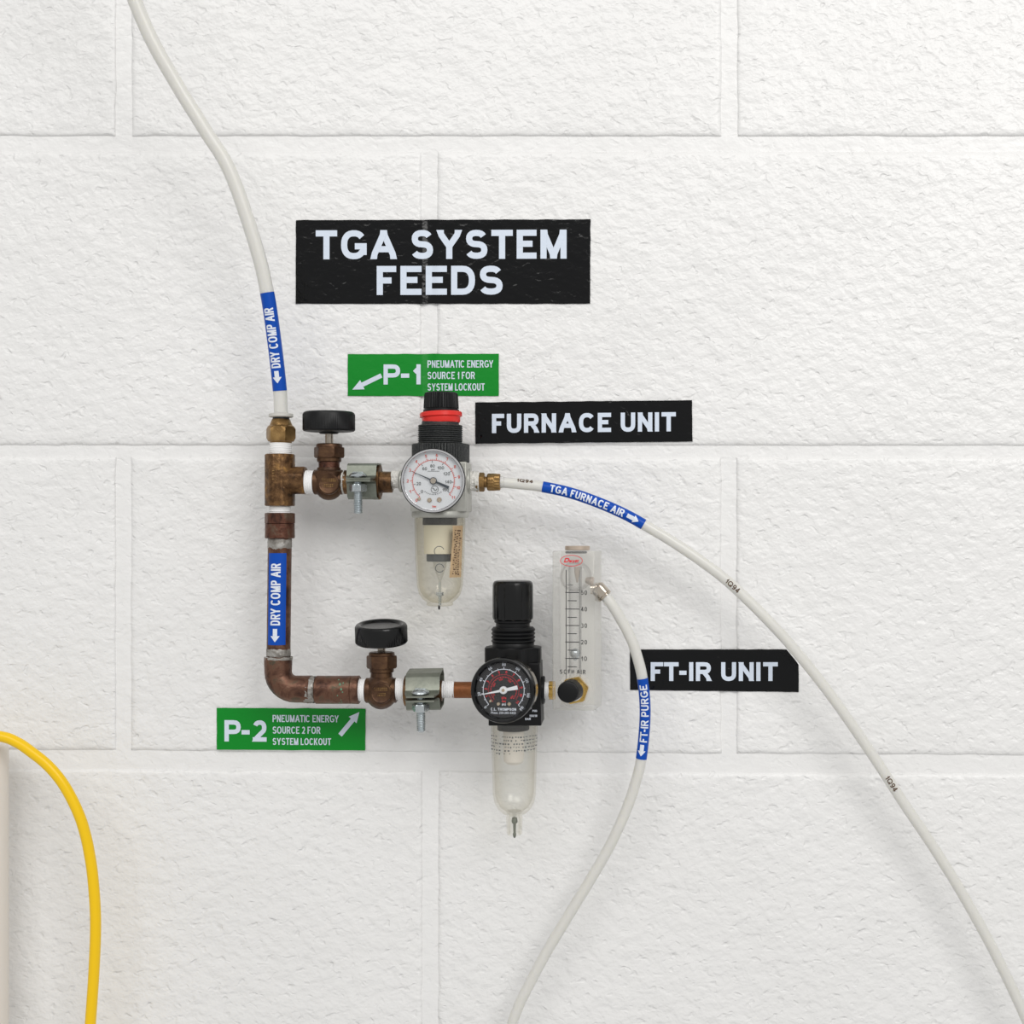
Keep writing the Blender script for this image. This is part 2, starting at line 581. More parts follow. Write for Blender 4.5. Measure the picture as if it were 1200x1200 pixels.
def stroke(pts, w, y0, y1, step, x0=None, x1=None):
    """one constant-width stroke as a strip; ends that meet the cap or base line are cut level"""
    closed = (Vector(pts[0]) - Vector(pts[-1])).length < 1e-6
    P = [Vector(pts[0])]
    for q in pts[1:]:
        q = Vector(q)
        a = P[-1]
        n = max(1, int(math.ceil((q - a).length / step)))
        for i in range(1, n + 1):
            P.append(a.lerp(q, i / n))
    n = len(P)
    out = []
    for i in range(n):
        if closed:
            d0 = (P[i] - P[i - 1 if i > 0 else n - 2]).normalized()
            d1 = (P[(i + 1) if i < n - 1 else 1] - P[i]).normalized()
        else:
            d0 = (P[i] - P[i - 1]).normalized() if i > 0 else (P[1] - P[0]).normalized()
            d1 = (P[i + 1] - P[i]).normalized() if i < n - 1 else d0
        t = (d0 + d1)
        t = t.normalized() if t.length > 1e-6 else d0
        nn = Vector((-t.y, t.x))
        m = max(0.45, abs(nn.dot(Vector((-d0.y, d0.x)))))
        L = P[i] + nn * (w / 2 / m)
        R = P[i] - nn * (w / 2 / m)
        if not closed and i in (0, n - 1):
            d = -d1 if i == 0 else d0          # outward
            for ye, sg in ((y1, 1), (y0, -1)):
                yb = ye - sg * w / 2
                if abs(P[i].y - yb) < w * 0.02 and d.y * sg > 0.45:
                    hw = (w / 2) / abs(d.y)
                    sd = 1 if L.x >= R.x else -1
                    L = Vector((P[i].x + sd * hw, ye))
                    R = Vector((P[i].x - sd * hw, ye))
                    break
            else:
                if x0 is not None and abs(d.x) > 0.95:
                    for xe, sg in ((x1, 1), (x0, -1)):
                        xb = xe - sg * w / 2
                        if abs(P[i].x - xb) < w * 0.02 and d.x * sg > 0:
                            L = L + d * (w / 2)
                            R = R + d * (w / 2)
        out.append(((L.x, L.y), (R.x, R.y)))
    return out


def lay_text(s, x0, x1, base, cap, w, step=2.0, gap=None, slant=0.0):
    """strips for a line of text fitted between x0 and x1, y from base to cap (y up)"""
    H = cap - base
    gap = H * 0.15 if gap is None else gap
    tot = 0
    items = []
    for i, ch in enumerate(s):
        if ch == ' ':
            items.append((ch, H * .40, 0)); tot += H * .40; continue
        wd_ = max(G[ch][0] * H, 0) + 0
        wd_ = w if G[ch][0] == 0 else wd_
        g = gap if i < len(s) - 1 else 0
        if i < len(s) - 1 and (ch + s[i + 1]) in ('TA', 'AV', 'AT', 'P-', 'FT', 'T-', 'RY', 'GY'): g = gap * 0.25
        items.append((ch, wd_, g)); tot += wd_ + g
    k = (x1 - x0) / tot
    out = []
    x = x0
    for ch, gw, g in items:
        gw *= k; g *= k
        if ch != ' ':
            if G[ch][0] == 0:
                gw2 = w
                cx = x + gw / 2
                for st in G[ch][1]:
                    pts = [(cx, base + w / 2 + p[1] * (H - w)) for p in st]
                    out.append(stroke(pts, w, base, cap, step))
            else:
                for st in G[ch][1]:
                    pts = [(x + w / 2 + p[0] * (gw - w), base + w / 2 + p[1] * (H - w)) for p in st]
                    out.append(stroke(pts, w, base, cap, step, x, x + gw))
        x += gw + g
    if slant:
        out = [[((l[0] + slant * (l[1] - base), l[1]), (r[0] + slant * (r[1] - base), r[1])) for l, r in st] for st in out]
    return out


def arrow(p0, p1, shaft, head_w, head_l, step=2.0):
    a, b = Vector(p0), Vector(p1)
    L = (b - a).length
    t = (b - a) / L
    n = Vector((-t.y, t.x))

    def seg(s0, w0, s1, w1):
        k = max(1, int((s1 - s0) / step))
        st = []
        for i in range(k + 1):
            f = i / k
            s_, w_ = s0 + (s1 - s0) * f, w0 + (w1 - w0) * f
            c = a + t * s_
            st.append((tuple(c + n * w_ / 2), tuple(c - n * w_ / 2)))
        return st
    out = []
    for st in (seg(0, shaft, L - head_l, shaft), seg(L - head_l, head_w, L, head_w * 0.02)):
        for j in range(4):                  # split across, so that it can follow a curved surface
            out.append([((l[0] + (r[0] - l[0]) * j / 4, l[1] + (r[1] - l[1]) * j / 4), (l[0] + (r[0] - l[0]) * (j + 1) / 4, l[1] + (r[1] - l[1]) * (j + 1) / 4)) for l, r in st])
    return out

# ---------------------------------------------------------------- the wall
# joint lines measured in frame units


def yj1(x):
    return 528.5 + (x - 150) * 0.0003


def yj2(x):
    return 889 + x * 0.0055


VJ = {'top': [503.5, -215, 1222, -933, 1940], 'mid': [145.5, 855, -568, 1576, 2294, -1286], 'bot': [504.5, -215, 1224, -933, 1942]}


def joint_dip(x, y):
    """how far the stuck-on vinyl sags where it bridges a joint"""
    dip = 0.0
    if y < yj1(x):
        row = 'top'
    elif y < yj2(x):
        row = 'mid'
    else:
        row = 'bot'
    for xj in VJ[row]:
        q = abs(x - xj) / 10.0
        if q < 1: dip = max(dip, 2.6 * (1 - q * q) ** 2)
    for yj in (yj1(x), yj2(x)):
        q = abs(y - yj) / 10.0
        if q < 1: dip = max(dip, 2.4 * (1 - q * q) ** 2)
    return dip


wall = bpy.data.objects.new('wall_back', None)
mbw = MB()
ROOT['o'], ROOT['loc'] = None, Vector((0, 0, ZC))
# the struck mortar between the blocks: one continuous gently wavy sheet with thickness
xs = [-1000 + 100 * i for i in range(35)]
ys = [-1000 + 100 * i for i in range(33)]
mbw.grid([[W(x, y, -3.7 + 0.5 * noise.noise((x * .01, y * .01, 3))) for x in xs] for y in ys])
_b = MB()
_b.v, _b.f = mbw.v, mbw.f
_b.prism([W(-1000, -1000, -5.5), W(2400, -1000, -5.5), W(2400, 2200, -5.5), W(-1000, 2200, -5.5)], Vector((0, 0.19, 0)))
wall = build('wall_back', _b, M['mortar'])
wall.location = (0, 0, ZC)
wall['kind'] = 'structure'


def block(x0, x1, ya, yb, seed, fine):
    """concrete block face: rounded uneven arrises, slightly wavy face. ya(x), yb(x) top and bottom edges"""
    mb = MB()
    n = 70 if fine else 16
    m = 36 if fine else 8
    edge = [0, 0.5, 1.4, 2.8, 4.8, 7.5]
    prof = [-6.0, -4.0, -2.4, -1.2, -0.35, 0.0]

    def coords(L, k):
        inner = [7.5 + (L - 15.0) * i / k for i in range(1, k)]
        return edge + inner + [L - e for e in reversed(edge)]
    us = coords(x1 - x0, n)
    ne = len(edge)
    rows = []
    H = yb(x0) - ya(x0)
    vs = coords(H, m)
    for j, vv in enumerate(vs):
        row = []
        for i, uu in enumerate(us):
            x = x0 + uu
            top, bot = ya(x), yb(x)
            y = top + (bot - top) * vv / H
            hi = prof[i] if i < ne else (prof[len(us) - 1 - i] if i >= len(us) - ne else 0)
            hj = prof[j] if j < ne else (prof[len(vs) - 1 - j] if j >= len(vs) - ne else 0)
            h = min(hi, hj)
            wob = 1.1 * noise.noise((x * 0.035, y * 0.035, seed)) + 0.6 * noise.noise((x * 0.12, y * 0.12, seed + 5))
            ex = wob if (i < ne + 1) else (wob if i >= len(us) - ne - 1 else 0)
            ey = 1.0 * noise.noise((x * 0.04, y * 0.04, seed + 9)) + 0.5 * noise.noise((x * 0.13, y * .13, seed + 19)) if (j < ne + 1 or j >= len(vs) - ne - 1) else 0
            face = 0.0
            if h > -0.5:
                face = 0.28 * noise.noise((x * 0.05, y * 0.05, seed + 30)) - 0.30
            row.append(W(x + ex, y + ey, h + face))
        rows.append(row)
    mb.grid(rows)
    # sides back into the wall
    return mb


JW = 8.0
rows_def = []
f1t = lambda x: yj1(x) + 6.0
f2b = lambda x: yj2(x) - 9.5
course_edges = []
pitch = 360.0
# edges of the courses: (top fn, bottom fn, kind)
for c in range(-3, 6):
    if c == 0:
        ta, tb = (lambda x: yj1(x) - pitch + 8.5), (lambda x: yj1(x) - 6.0); kind = 'top'
    elif c == 1:
        ta, tb = (lambda x: yj1(x) + 6.0), (lambda x: yj2(x) - 10.0); kind = 'mid'
    elif c == 2:
        ta, tb = (lambda x: yj2(x) + 11.0), (lambda x: yj2(x) + pitch - 8.5); kind = 'bot'
    elif c < 0:
        ta, tb = (lambda x, c=c: yj1(x) + (c - 1) * pitch + 8.5), (lambda x, c=c: yj1(x) + c * pitch - 8.5); kind = 'mid' if c % 2 else 'top'
    else:
        ta, tb = (lambda x, c=c: yj2(x) + (c - 2) * pitch + 8.5), (lambda x, c=c: yj2(x) + (c - 1) * pitch - 8.5); kind = 'mid' if c % 2 else 'top'
    js = sorted(VJ[kind])
    for a, b in zip(js[:-1], js[1:]):
        fine = c in (-1, 0, 1, 2) and b > -100 and a < 1300
        mbk = block(a + (8.5 if c != 1 else 7.5), b - 9.0, ta, tb, c * 7.3 + a * 0.01, fine)
        ctr = W((a + b) / 2, ta(0) + 170, 0)
        ROOT['loc'] = ctr
        o = build('concrete_block', mbk, M['wall'], wall, angle=60, recalc=False)
        o.location = ctr - Vector((0, 0, ZC))

# ---------------------------------------------------------------- stickers on the wall


def on_wall(lift):
    return lambda x, y: W(x, -y, lift - joint_dip(x, -y))


def sticker(name, label, poly_rows, mat, texts, arrows=(), cut=None, lettermat=None, wtext=4):
    """poly_rows: four corners (tl, tr, br, bl) in frame units; texts: (string, x0, x1, ytop, ybottom, weight)"""
    tl, tr, br, bl = [Vector(p) for p in poly_rows]
    c = (tl + br) / 2
    thing(name, label, 'sign', W(c.x, c.y, 0.8))
    mb = MB()
    n = max(2, int((tr - tl).length / 2))
    m = max(2, int((bl - tl).length / 2.5))
    rows, back = [], []
    for j in range(m + 1):
        row, rb = [], []
        for i in range(n + 1):
            p = tl.lerp(tr, i / n).lerp(bl.lerp(br, i / n), j / m)
            if cut:
                # clipped corner: pull points beyond the cut line back onto it
                (ax, ay), (bx, by) = cut
                t = (p.x - ax) * (by - ay) - (p.y - ay) * (bx - ax)
                if t > 0:
                    p = p.copy()
                    if by != ay:
                        # slide horizontally onto the line
                        p.x = ax + (p.y - ay) * (bx - ax) / (by - ay)
            wav = 0.5 * noise.noise((p.x * 0.06, 0, 1)) if j in (0, m) else 0
            wx = 0.35 * noise.noise((0, p.y * 0.08, 4)) if i in (0, n) else 0
            row.append(W(p.x + wx, p.y + wav, 0.75 - joint_dip(p.x, p.y)))
            rb.append(W(p.x + wx, p.y + wav, 0.15 - joint_dip(p.x, p.y)))
        rows.append(row)
        back.append(rb)
    mb.grid(rows)
    edge = rows[0] + [r[-1] for r in rows[1:]] + rows[-1][-2::-1] + [r[0] for r in rows[-2:0:-1]]
    edgeb = back[0] + [r[-1] for r in back[1:]] + back[-1][-2::-1] + [r[0] for r in back[-2:0:-1]]
    mb.grid([edge, edgeb], close_u=True)
    build('sign_face', mb, mat, recalc=False, angle=50)
    lm = lettermat or M['letter']
    tm = MB()
    sk = (tr.y - tl.y) / (tr.x - tl.x)
    for s_, x0, x1, yt, yb, w in texts:
        st = lay_text(s_, x0, x1, -yb, -yt, w, 3.0)
        tm.strips(st, lambda x, y: on_wall(1.0)(x, y - sk * (x - (x0 + x1) / 2)))
    build('lettering', tm, lm, recalc=False, angle=50)
    if arrows:
        am = MB()
        for p0, p1, sh, hw, hl in arrows:
            am.strips(arrow((p0[0], -p0[1]), (p1[0], -p1[1]), sh, hw, hl), on_wall(1.02))
        build('arrow', am, lm, recalc=False, angle=50)


sticker('wall_sign', 'large black sign reading TGA SYSTEM FEEDS at the top of the wall',
        [(346.8, 258), (692, 257), (691.5, 356), (346.5, 356)], M['sign_black'],
        [('TGA SYSTEM', 370, 664, 269.5, 303.5, 7.2), ('FEEDS', 441.5, 589, 311.5, 345.5, 7.2)])
sticker('wall_sign', 'black sign reading FURNACE UNIT right of the silver faced regulator',
        [(557, 471.5), (811, 469), (811.5, 517.5), (557, 520)], M['sign_black'],
        [('FURNACE UNIT', 576.5, 792, 484, 506.5, 5.0)])
sticker('wall_sign', 'black sign reading FT-IR UNIT with a clipped upper right corner',
        [(738.3, 761), (936, 761), (936, 811), (738.5, 808.5)], M['sign_black'],
        [('FT-IR UNIT', 762.5, 911.5, 776, 798, 4.9)], cut=((921.5, 761), (936, 778.5)))
sticker('wall_sign', 'green P-1 lockout sign behind the top of the silver faced regulator',
        [(407.5, 415), (584.5, 414.5), (584.5, 464), (407.5, 464)], M['sign_green'],
        [('P-1', 449.5, 493, 427, 450.5, 5.0), ('PNEUMATIC ENERGY', 501, 578, 422.3, 430.8, 1.25),
         ('SOURCE 1 FOR', 501, 556.5, 435.8, 444.2, 1.25), ('SYSTEM LOCKOUT', 501, 568, 449.3, 457.7, 1.25)],
        [((447, 440), (413, 456.5), 5.2, 12, 13)])
sticker('wall_sign', 'green P-2 lockout sign under the copper elbow',
        [(254, 829.5), (428.5, 830.5), (428, 879.5), (254, 878.5)], M['sign_green'],
        [('P-2', 263, 312.5, 844, 869, 5.2), ('PNEUMATIC ENERGY', 319.5, 397, 838, 846.3, 1.25),
         ('SOURCE 2 FOR', 319.5, 375.5, 851.5, 859.8, 1.25), ('SYSTEM LOCKOUT', 319.5, 388, 865, 873, 1.25)],
        [((398.5, 861.5), (421, 834.5), 5.4, 12, 12)])

# ---------------------------------------------------------------- fittings
A = 60.0                                  # the fittings' axis stands 34 mm out of the wall
u = U(A)


def tape_v(px, y0, y1, r, parent=None, name='thread_tape', d=A, torn=False):
    mb = MB()
    vert(mb, px, d, thread(y0, y1, r, 2.4, 0.9), 32)
    return build(name, mb, M['ptfe_torn' if torn else 'ptfe'], parent)


def tape_h(py, x0, x1, r, parent=None, name='thread_tape', d=A, torn=False):
    mb = MB()
    if torn:
        prof = [(x0 + (x1 - x0) * i / 12, r) for i in range(13)]
        horiz(mb, py, d, prof, 36, lambda a, rr, t: rr + 1.6 * noise.noise((cos(a) * 3 + x0, sin(a) * 3, t * 0.45)))
    else:
        horiz(mb, py, d, thread(x0, x1, r, 2.2, 0.8), 32)
    return build(name, mb, M['ptfe_torn' if torn else 'ptfe'], parent)


# --- the compression fitting at the foot of the supply tube
thing('compression_fitting', 'brass compression fitting with a pale collar gripping the upper left tube', 'fitting', W(329, 532, A))
mb = MB(); vert(mb, 329.3, A, [(484.5, 12), (485.2, 14), (488.3, 14.2), (489.2, 12.5)]); build('release_collar', mb, simple('grey_white_collar', srgb(196, 194, 188), 0.5))
mb = MB(); vert(mb, 329.3, A, [(489.2, 9.5), (491.6, 9.7)]); build('seal_ring', mb, M['rubber'])
mb = MB(); vert(mb, 329.3, A, [(491, 9.6), (492, 10.6), (498.5, 13.2), (499, 14), (500, 15.2), (503, 17.2), (513.5, 17.2), (517, 15), (518, 12.5), (519.5, 12)], 48, hexfn(14.9)); build('hex_nut', mb, M['brass_nut'])
tape_v(329, 519, 532.2, 13.0)

# --- tee
thing('pipe_tee', 'aged brass pipe tee with a side outlet under the compression fitting', 'fitting', W(328, 563, A))
mb = MB()
vert(mb, 328, A, [(532, 15), (532.5, 16.6), (533.5, 17.3), (592, 17.3), (592.8, 16.6), (593, 15)], 64, hexfn(16.6, 8, pi / 8))
build('tee_body', mb, M['brass_old'], angle=20)
mb = MB()
horiz(mb, 563, A, [(330, 16.8), (357.2, 16.9), (358.3, 15.5), (358.3, 12)], 64, hexfn(16.0, 8, pi / 8))
build('side_outlet', mb, M['brass_old'], angle=20)
mb = MB()                                   # raised foundry mark
for i, (x0, y0) in enumerate([(319, 551), (324.5, 551), (319, 558)]):
    mb.strips([[((x0, -y0), (x0, -y0 - 1)), ((x0 + 3.6, -y0), (x0 + 3.6, -y0 - 1))], [((x0, -y0 - 3), (x0, -y0 - 4)), ((x0 + 2.6, -y0 - 3), (x0 + 2.6, -y0 - 4))]], lambda x, y: W(x, -y, A + 16.9))
build('cast_mark', mb, M['cast_mark'], recalc=False, kind='stuff')
tape_v(328, 593, 602.5, 12.5)
tape_h(565, 358, 368.5, 14)


# --- needle valves
def needle_valve(label, cx, cy, knob, nut, neck_mat, tilt, yk0, yk1, ystem, ynut0, ynut1, ybody0, ybody1, x0, x1, upper):
    thing('needle_valve', label, 'valve', W(cx, cy, A))
    mb = MB()
    if upper:
        prof = [(548, 13.5), (551, 14), (552, 17.6), (553.5, 18.6), (567, 18.4), (573, 17.2), (578, 14.5), (582, 11), (584.8, 7), (586, 3), (586.3, 0)]
    else:
        prof = [(787, 12.4), (793, 12.6), (796, 15.5), (800, 17.6), (806, 18.8), (812, 19), (818, 18), (823, 15.4), (827, 11.5), (830, 6.5), (831, 3), (831.2, 0)]
    vert(mb, cx, A, prof, 48)
    hub = 565 if upper else 809
    horiz(mb, hub, A, [(x0, 13.4), (x0 + 1, 14.6), (x1 - 1, 14.6), (x1, 13.4)], 40)
    body = build('valve_body', mb, M['brass_dark'])
    # raised oval pad with cast ring on the front
    mb = MB()
    mb.lathe(W(cx, cy + 1, A + 15.5), OUT, [(0, 12.5), (2.2, 12.2), (3.2, 10.9), (2.6, 9.8), (2.6, 0.0)], u, 40, lambda a, r, t: r)
    build('cast_pad', mb, M['brass_dark'])
    mb = MB()
    for k in range(2):
        st = []
        for q in range((8, 5)[k]):
            xx = cx - (8.5, 5.5)[k] + q * 2.2
            yy = -(cy - 5 + 6.5 * k)
            for e in range(2):
                st.append([((xx, yy - 2.2 * e), (xx, yy - .8 - 2.2 * e)), ((xx + 1.5, yy - 2.2 * e), (xx + 1.5, yy - .8 - 2.2 * e))])
        mb.strips(st, lambda x, y: W(x, -y, A + 18.6))
    build('cast_mark', mb, M['cast_mark'], recalc=False, kind='stuff')
    mb = MB()
    if upper:
        vert(mb, cx + .2, A, [(538, 12.2), (541, 12.2), (551.5, 12)], 40)
    else:
        vert(mb, cx, A, [(783, 12), (788, 12), (796, 12)], 40)
    build('neck', mb, M['copper_red'])
    # bonnet nut
    mb = MB()
    t0, t1 = ynut0, ynut1
    vert(mb, cx + .3, A, [(t0, 13.6), (t0 + .8, 14.8), (t0 + 4, 15.2), (t0 + 4.4, 17.2), (t0 + 6, 17.8), (t1 - 6.5, 17.8), (t1 - 5, 16.6), (t1 - 4.6, 14.2), (t1 - .8, 14.0), (t1, 13)], 48,
         lambda a, r, t: hexfn(15.8)(a, r, t) if 4.2 < t < (t1 - t0) - 4.8 else r)
    build('bonnet_nut', mb, M['brass_dark'], angle=22)
    # stem and knob lean together
    base = W(cx + .2, ystem, A)
    ax = Vector((0, -sin(tilt), cos(tilt)))
    mb = MB()
    mb.lathe(base, ax, [(-4, 4.6), (ystem - yk1 + 4, 4.6)], u, 24)
    build('stem', mb, M['steel'])
    mb = MB()
    h0 = ystem - yk1
    h1 = ystem - yk0
    n = 84
    ridge = lambda a, r, t: r - (0.45 if (r > 29.2 and int(a / (2 * pi) * n * 2 + .5) % 2) else 0)
    prof = [(h0 - 2.5, 0), (h0 - 2.5, 10), (h0 - 1.4, 11.5), (h0 - 0.6, 12), (h0, 26), (h0 + .6, 29), (h0 + 2.2, 30.3), (h1 - 3.6, 30.3), (h1 - 1.2, 29), (h1 - .1, 27.2), (h1, 25.6)]
    prof += ([(h1 - 0.8, 23.5), (h1 - 2.6, 22), (h1 - 3.4, 12), (h1 - 3.2, 0)] if not upper else [(h1 - .3, 20), (h1 - .6, 0)])
    mb.lathe(W(knob, ystem, A), ax, prof, u, n * 2, ridge)
    build('hand_knob', mb, M['black_gloss'] if not upper else M['black'])


needle_valve('brass needle valve with black knob in the upper line, left of the white faced gauge', 385.5, 566, 385.5, None, None, radians(0.5), 482.5, 506, 516, 520, 541.5, 548, 586, 368, 402, True)
tape_h(565, 401, 406.5, 13.5, name='torn_tape', torn=True)
needle_valve('brass needle valve with black knob in the lower line, left of the black faced gauge', 447, 811, 447.5, None, None, radians(9), 730, 753.5, 768, 764, 788, 787, 831, 428.5, 465, False)
tape_h(808.5, 416, 430, 13.2)
tape_h(807.5, 463.5, 475.5, 12.8)


# --- pipe clamps
def clamp(label, x0, x1, yt, yb, yg, bolt_x, ybolt, nut_y, shear, lift, pitch=0.0):
    cp, sp = cos(pitch), sin(pitch)
    cx = (x0 + x1) / 2
    thing('pipe_clamp', label, 'clamp', W(cx, (yt + yb) / 2, A))
    mid = yg
    for sg, yy, nm in ((1, yt, 'upper_jaw'), (-1, yb, 'lower_jaw')):
        R = abs(mid - yy)
        # section of the bent strap in (depth, rise from the mid line), outer then inner
        sec = [(-22, 2), (-22, R * .62), (-13, R), (13, R), (19, R * .86), (22, 8), (23.5, 4.2 + lift), (27, 2.4 + lift), (42, 1.8 + lift)]
        t = 2.0
        mb = MB()
        o, i_ = [], []
        for k, (dd, r) in enumerate(sec):
            a = Vector(sec[max(k - 1, 0)]); b = Vector(sec[min(k + 1, len(sec) - 1)])
            tg = (b - a).normalized()
            nrm = Vector((-tg.y, tg.x))
            o.append((dd, r))
            i_.append((dd - nrm.x * -t * 0 - (-nrm.x) * 0 + (-nrm.x if False else 0) + (-(nrm.x)) * -0, r) if False else (dd + nrm.x * -t, r + nrm.y * -t))
        loop = o + i_[::-1]
        rows = []
        n = 9
        for q in range(n):
            f = q / (n - 1)
            row = []
            for (dd, r) in loop:
                inset = 0
                e = abs(f - .5) * 2
                fx = f
                x = x0 + (x1 - x0) * fx
                if dd > 30:                     # rounded ears
                    e2 = (dd - 30) / 14
                    x = cx + (x - cx) * (1 - 0.22 * e2)
                p = W(cx, mid, A)
                zz = sg * r
                p = p + Vector(((x - cx) * u, -(dd * cp + zz * sp) * u, (zz * cp - dd * sp) * u + (x - cx) * shear * u))
                row.append(p)
            rows.append(row)
        b = mb.grid(rows, close_u=True)
        m = len(loop)
        h = m // 2
        for e in (0, n - 1):
            bb = b + e * m
            for k in range(h - 1):
                mb.f.append((bb + k, bb + k + 1, bb + m - 2 - k, bb + m - 1 - k))
        build(nm, mb, M['zinc'], angle=25)
    bd = 32.0
    # positions at the ear
    bo = W(cx, mid, A) + Vector(((bolt_x - cx) * u, -bd * cp * u, -bd * sp * u))
    up = Vector((0, -sp, cp))
    mb = MB()
    mb.lathe(bo + up * (3.4 + lift) * u, up, [(0, 10), (.8, 10.2), (2.2, 9.4), (3.6, 7.6), (4.8, 4.6), (5.2, 0)], u, 36)
    mb.box(bo + up * (8.2 + lift) * u, (6 * u, 0, 0), (0, .9 * u, 0), (0, 0, .5 * u))
    build('screw_head', mb, M['zinc_bright'])
    mb = MB()
    L = ybolt - mid
    mb.lathe(bo + up * (3.5 + lift) * u, -up, [(0, 4.4)] + [(y, r) for y, r in thread(3, L + 3.5 + lift, 5.0, 1.9, 0.8)] + [(L + 4.5 + lift, 3.8)], u, 24)
    build('bolt', mb, M['zinc_bright'])
    mb = MB()
    mb.lathe(bo - up * nut_y * u, -up, [(0, 8.6), (1.2, 10), (7.6, 10), (8.8, 8.6)], u, 48, lambda a, r, t: hexfn(8.7)(a, r, t))
    build('nut', mb, M['zinc_bright'], angle=20)


thing('pipe_nipple', 'brass hex pipe nipple through the clamp left of the white faced gauge', 'fitting', W(452, 564, A))
mb = MB(); horiz(mb, 565, A, [(403, 12), (404, 14), (436, 14), (437, 20), (438, 20.5), (445, 20.5), (446, 19.6), (446.2, 12.5), (459.5, 12.4), (460, 11.5)], 64,
                lambda a, r, t: hexfn(18.6)(a, r, t) if r > 15 else r); build('nipple_body', mb, M['brass_old'], angle=22)
tape_h(562, 459.5, 472, 10.3, name='torn_tape', torn=True)
clamp('zinc plated pipe clamp right of the upper needle valve', 410.5, 444.5, 543, 585, 562, 425.5, 600, 5.0, 0.0, 0.4, radians(2))
thing('pipe_nipple', 'dark pipe nipple through the clamp left of the black faced gauge', 'fitting', W(496, 810, A))
mb = MB(); horiz(mb, 809.5, A, [(474, 15), (475, 18), (479, 18.6), (512, 15.8), (513, 12.4), (518, 12.2), (518.6, 11.5)], 48); build('nipple_body', mb, M['brass_old'])
tape_h(808, 518, 532, 10.2)
mb = MB(); horiz(mb, 808.5, A, [(531, 8.8), (531.5, 9.6), (556, 9.6)], 32); build('orange_pipe', mb, M['copper_orange'], label='rusty orange end of the nipple')
clamp('zinc plated pipe clamp right of the lower needle valve', 478.5, 518, 785.5, 829.5, 809.5, 497.5, 849, 7.0, 0.02, 1.8, radians(7))

# --- copper pipe run
thing('copper_pipe', 'tarnished copper pipe running down to a soldered elbow with blue DRY COMP AIR label', 'pipe', W(327, 700, A))
mb = MB()
vert(mb, 328, A, [(601, 15), (601.6, 17.4), (613.2, 17.4), (613.8, 16)], 48, hexfn(16.4, 6, 0)); build('adapter_hex', mb, M['copper_red'], angle=22)
mb = MB()
vert(mb, 328, A, [(613.5, 16.2), (614, 17.0), (630.2, 17.2), (631, 16)], 48); build('adapter_collar', mb, M['copper_red'])
mb = MB()
p0, p1 = W(328, 628, A), W(326.3, 776, A)
ax = (p1 - p0).normalized()
Lp = (p1 - p0).length / u
mb.lathe(p0, ax, [(0, 13.7), (Lp, 13.7)], u, 48, up=(1, 0, 0)); build('pipe', mb, M['copper'])


def rag(r0, amp, seed):
    def f(a, r, t):
        return r + amp * noise.noise((cos(a) * 2 + seed, sin(a) * 2, t * 0.5))
    return f


def ragged_ring(mb, o, ax, t0, t1, r, seed, amp=2.0, ramp_=0.35):
    """sleeve whose edges wander"""
    seg = 48
    ax = Vector(ax).normalized()
    ref = Vector((1, 0, 0)) if abs(ax.x) < 0.9 else Vector((0, 0, 1))
    e1 = (ref - ax * ref.dot(ax)).normalized(); e2 = ax.cross(e1)
    rows = []
    n = 6
    for j in range(n + 1):
        row = []
        for k in range(seg):
            a = 2 * pi * k / seg
            w0 = amp * noise.noise((cos(a) * 2.2 + seed, sin(a) * 2.2, 1))
            w1 = amp * noise.noise((cos(a) * 2.2 + seed, sin(a) * 2.2, 7))
            t = (t0 + w0) + (t1 + w1 - t0 - w0) * j / n
            rr = r + (0 if j not in (0, n) else -0.5) + ramp_ * noise.noise((cos(a) * 4, sin(a) * 4 + seed, t * .5))
            row.append(o + ax * t * u + (e1 * cos(a) + e2 * sin(a)) * rr * u)
        rows.append(row)
    mb.grid(rows, close_u=True)


mb = MB(); ragged_ring(mb, p0, ax, 3, 15, 14.1, 2); build('solder_joint', mb, M['solder'])
mb = MB(); ragged_ring(mb, p0, ax, 132, 141.5, 14.1, 5, 1.2); build('solder_joint', mb, M['solder'])
# elbow
mb = MB()
pts = [W(326, 770, A), W(326, 777, A), W(326, 787, A)]
for i in range(1, 9):
    a = pi + (pi / 2) * i / 8
    pts.append(W(326 + 20.5 + 20.5 * cos(a), 787 - 20.5 * sin(a), A))
pts += [W(354, 807.5, A), W(364, 807.8, A)]
mb.sweep(pts, lambda i: (16.2 if i < 2 or i > len(pts) - 2 else 15.8) * u, 40); build('elbow', mb, M['copper'])
mb = MB(); ragged_ring(mb, p0, ax, 141.5, 145, 16.4, 11, 1.5); build('solder_joint', mb, M['solder'])
mb = MB()
horiz(mb, 808, A, [(360, 14.6), (374, 14.6)], 40); build('pipe_end', mb, M['solder'])
mb = MB(); ragged_ring(mb, W(355, 808, A), Vector(RIGHT), 3.5, 14, 16.0, 21, 3.0, 1.0); build('solder_joint', mb, M['solder'])
mb = MB(); horiz(mb, 808.3, A, [(370, 15.5), (371, 16.4), (411.5, 16.4), (412, 15.9), (412.6, 16.4), (420.5, 16.7), (421.5, 15.6), (421.5, 12)], 48); build('coupling', mb, M['copper'])
# verdigris seam on the coupling
mb = MB()
for k in range(9):
    a = radians(-62 + k * 15 + random.uniform(-9, 9))
    o_ = W(402 + random.uniform(-4, 4), 808.3, A)
    n_ = Vector((0, -cos(a), sin(a)))
    mb.lathe(o_ + n_ * 16.3 * u, n_, [(0, random.uniform(.8, 1.6)), (.35, .5), (.4, 0)], u, 8)
build('verdigris_spots', mb, simple('verdigris', srgb(96, 138, 112), 0.8), kind='stuff')

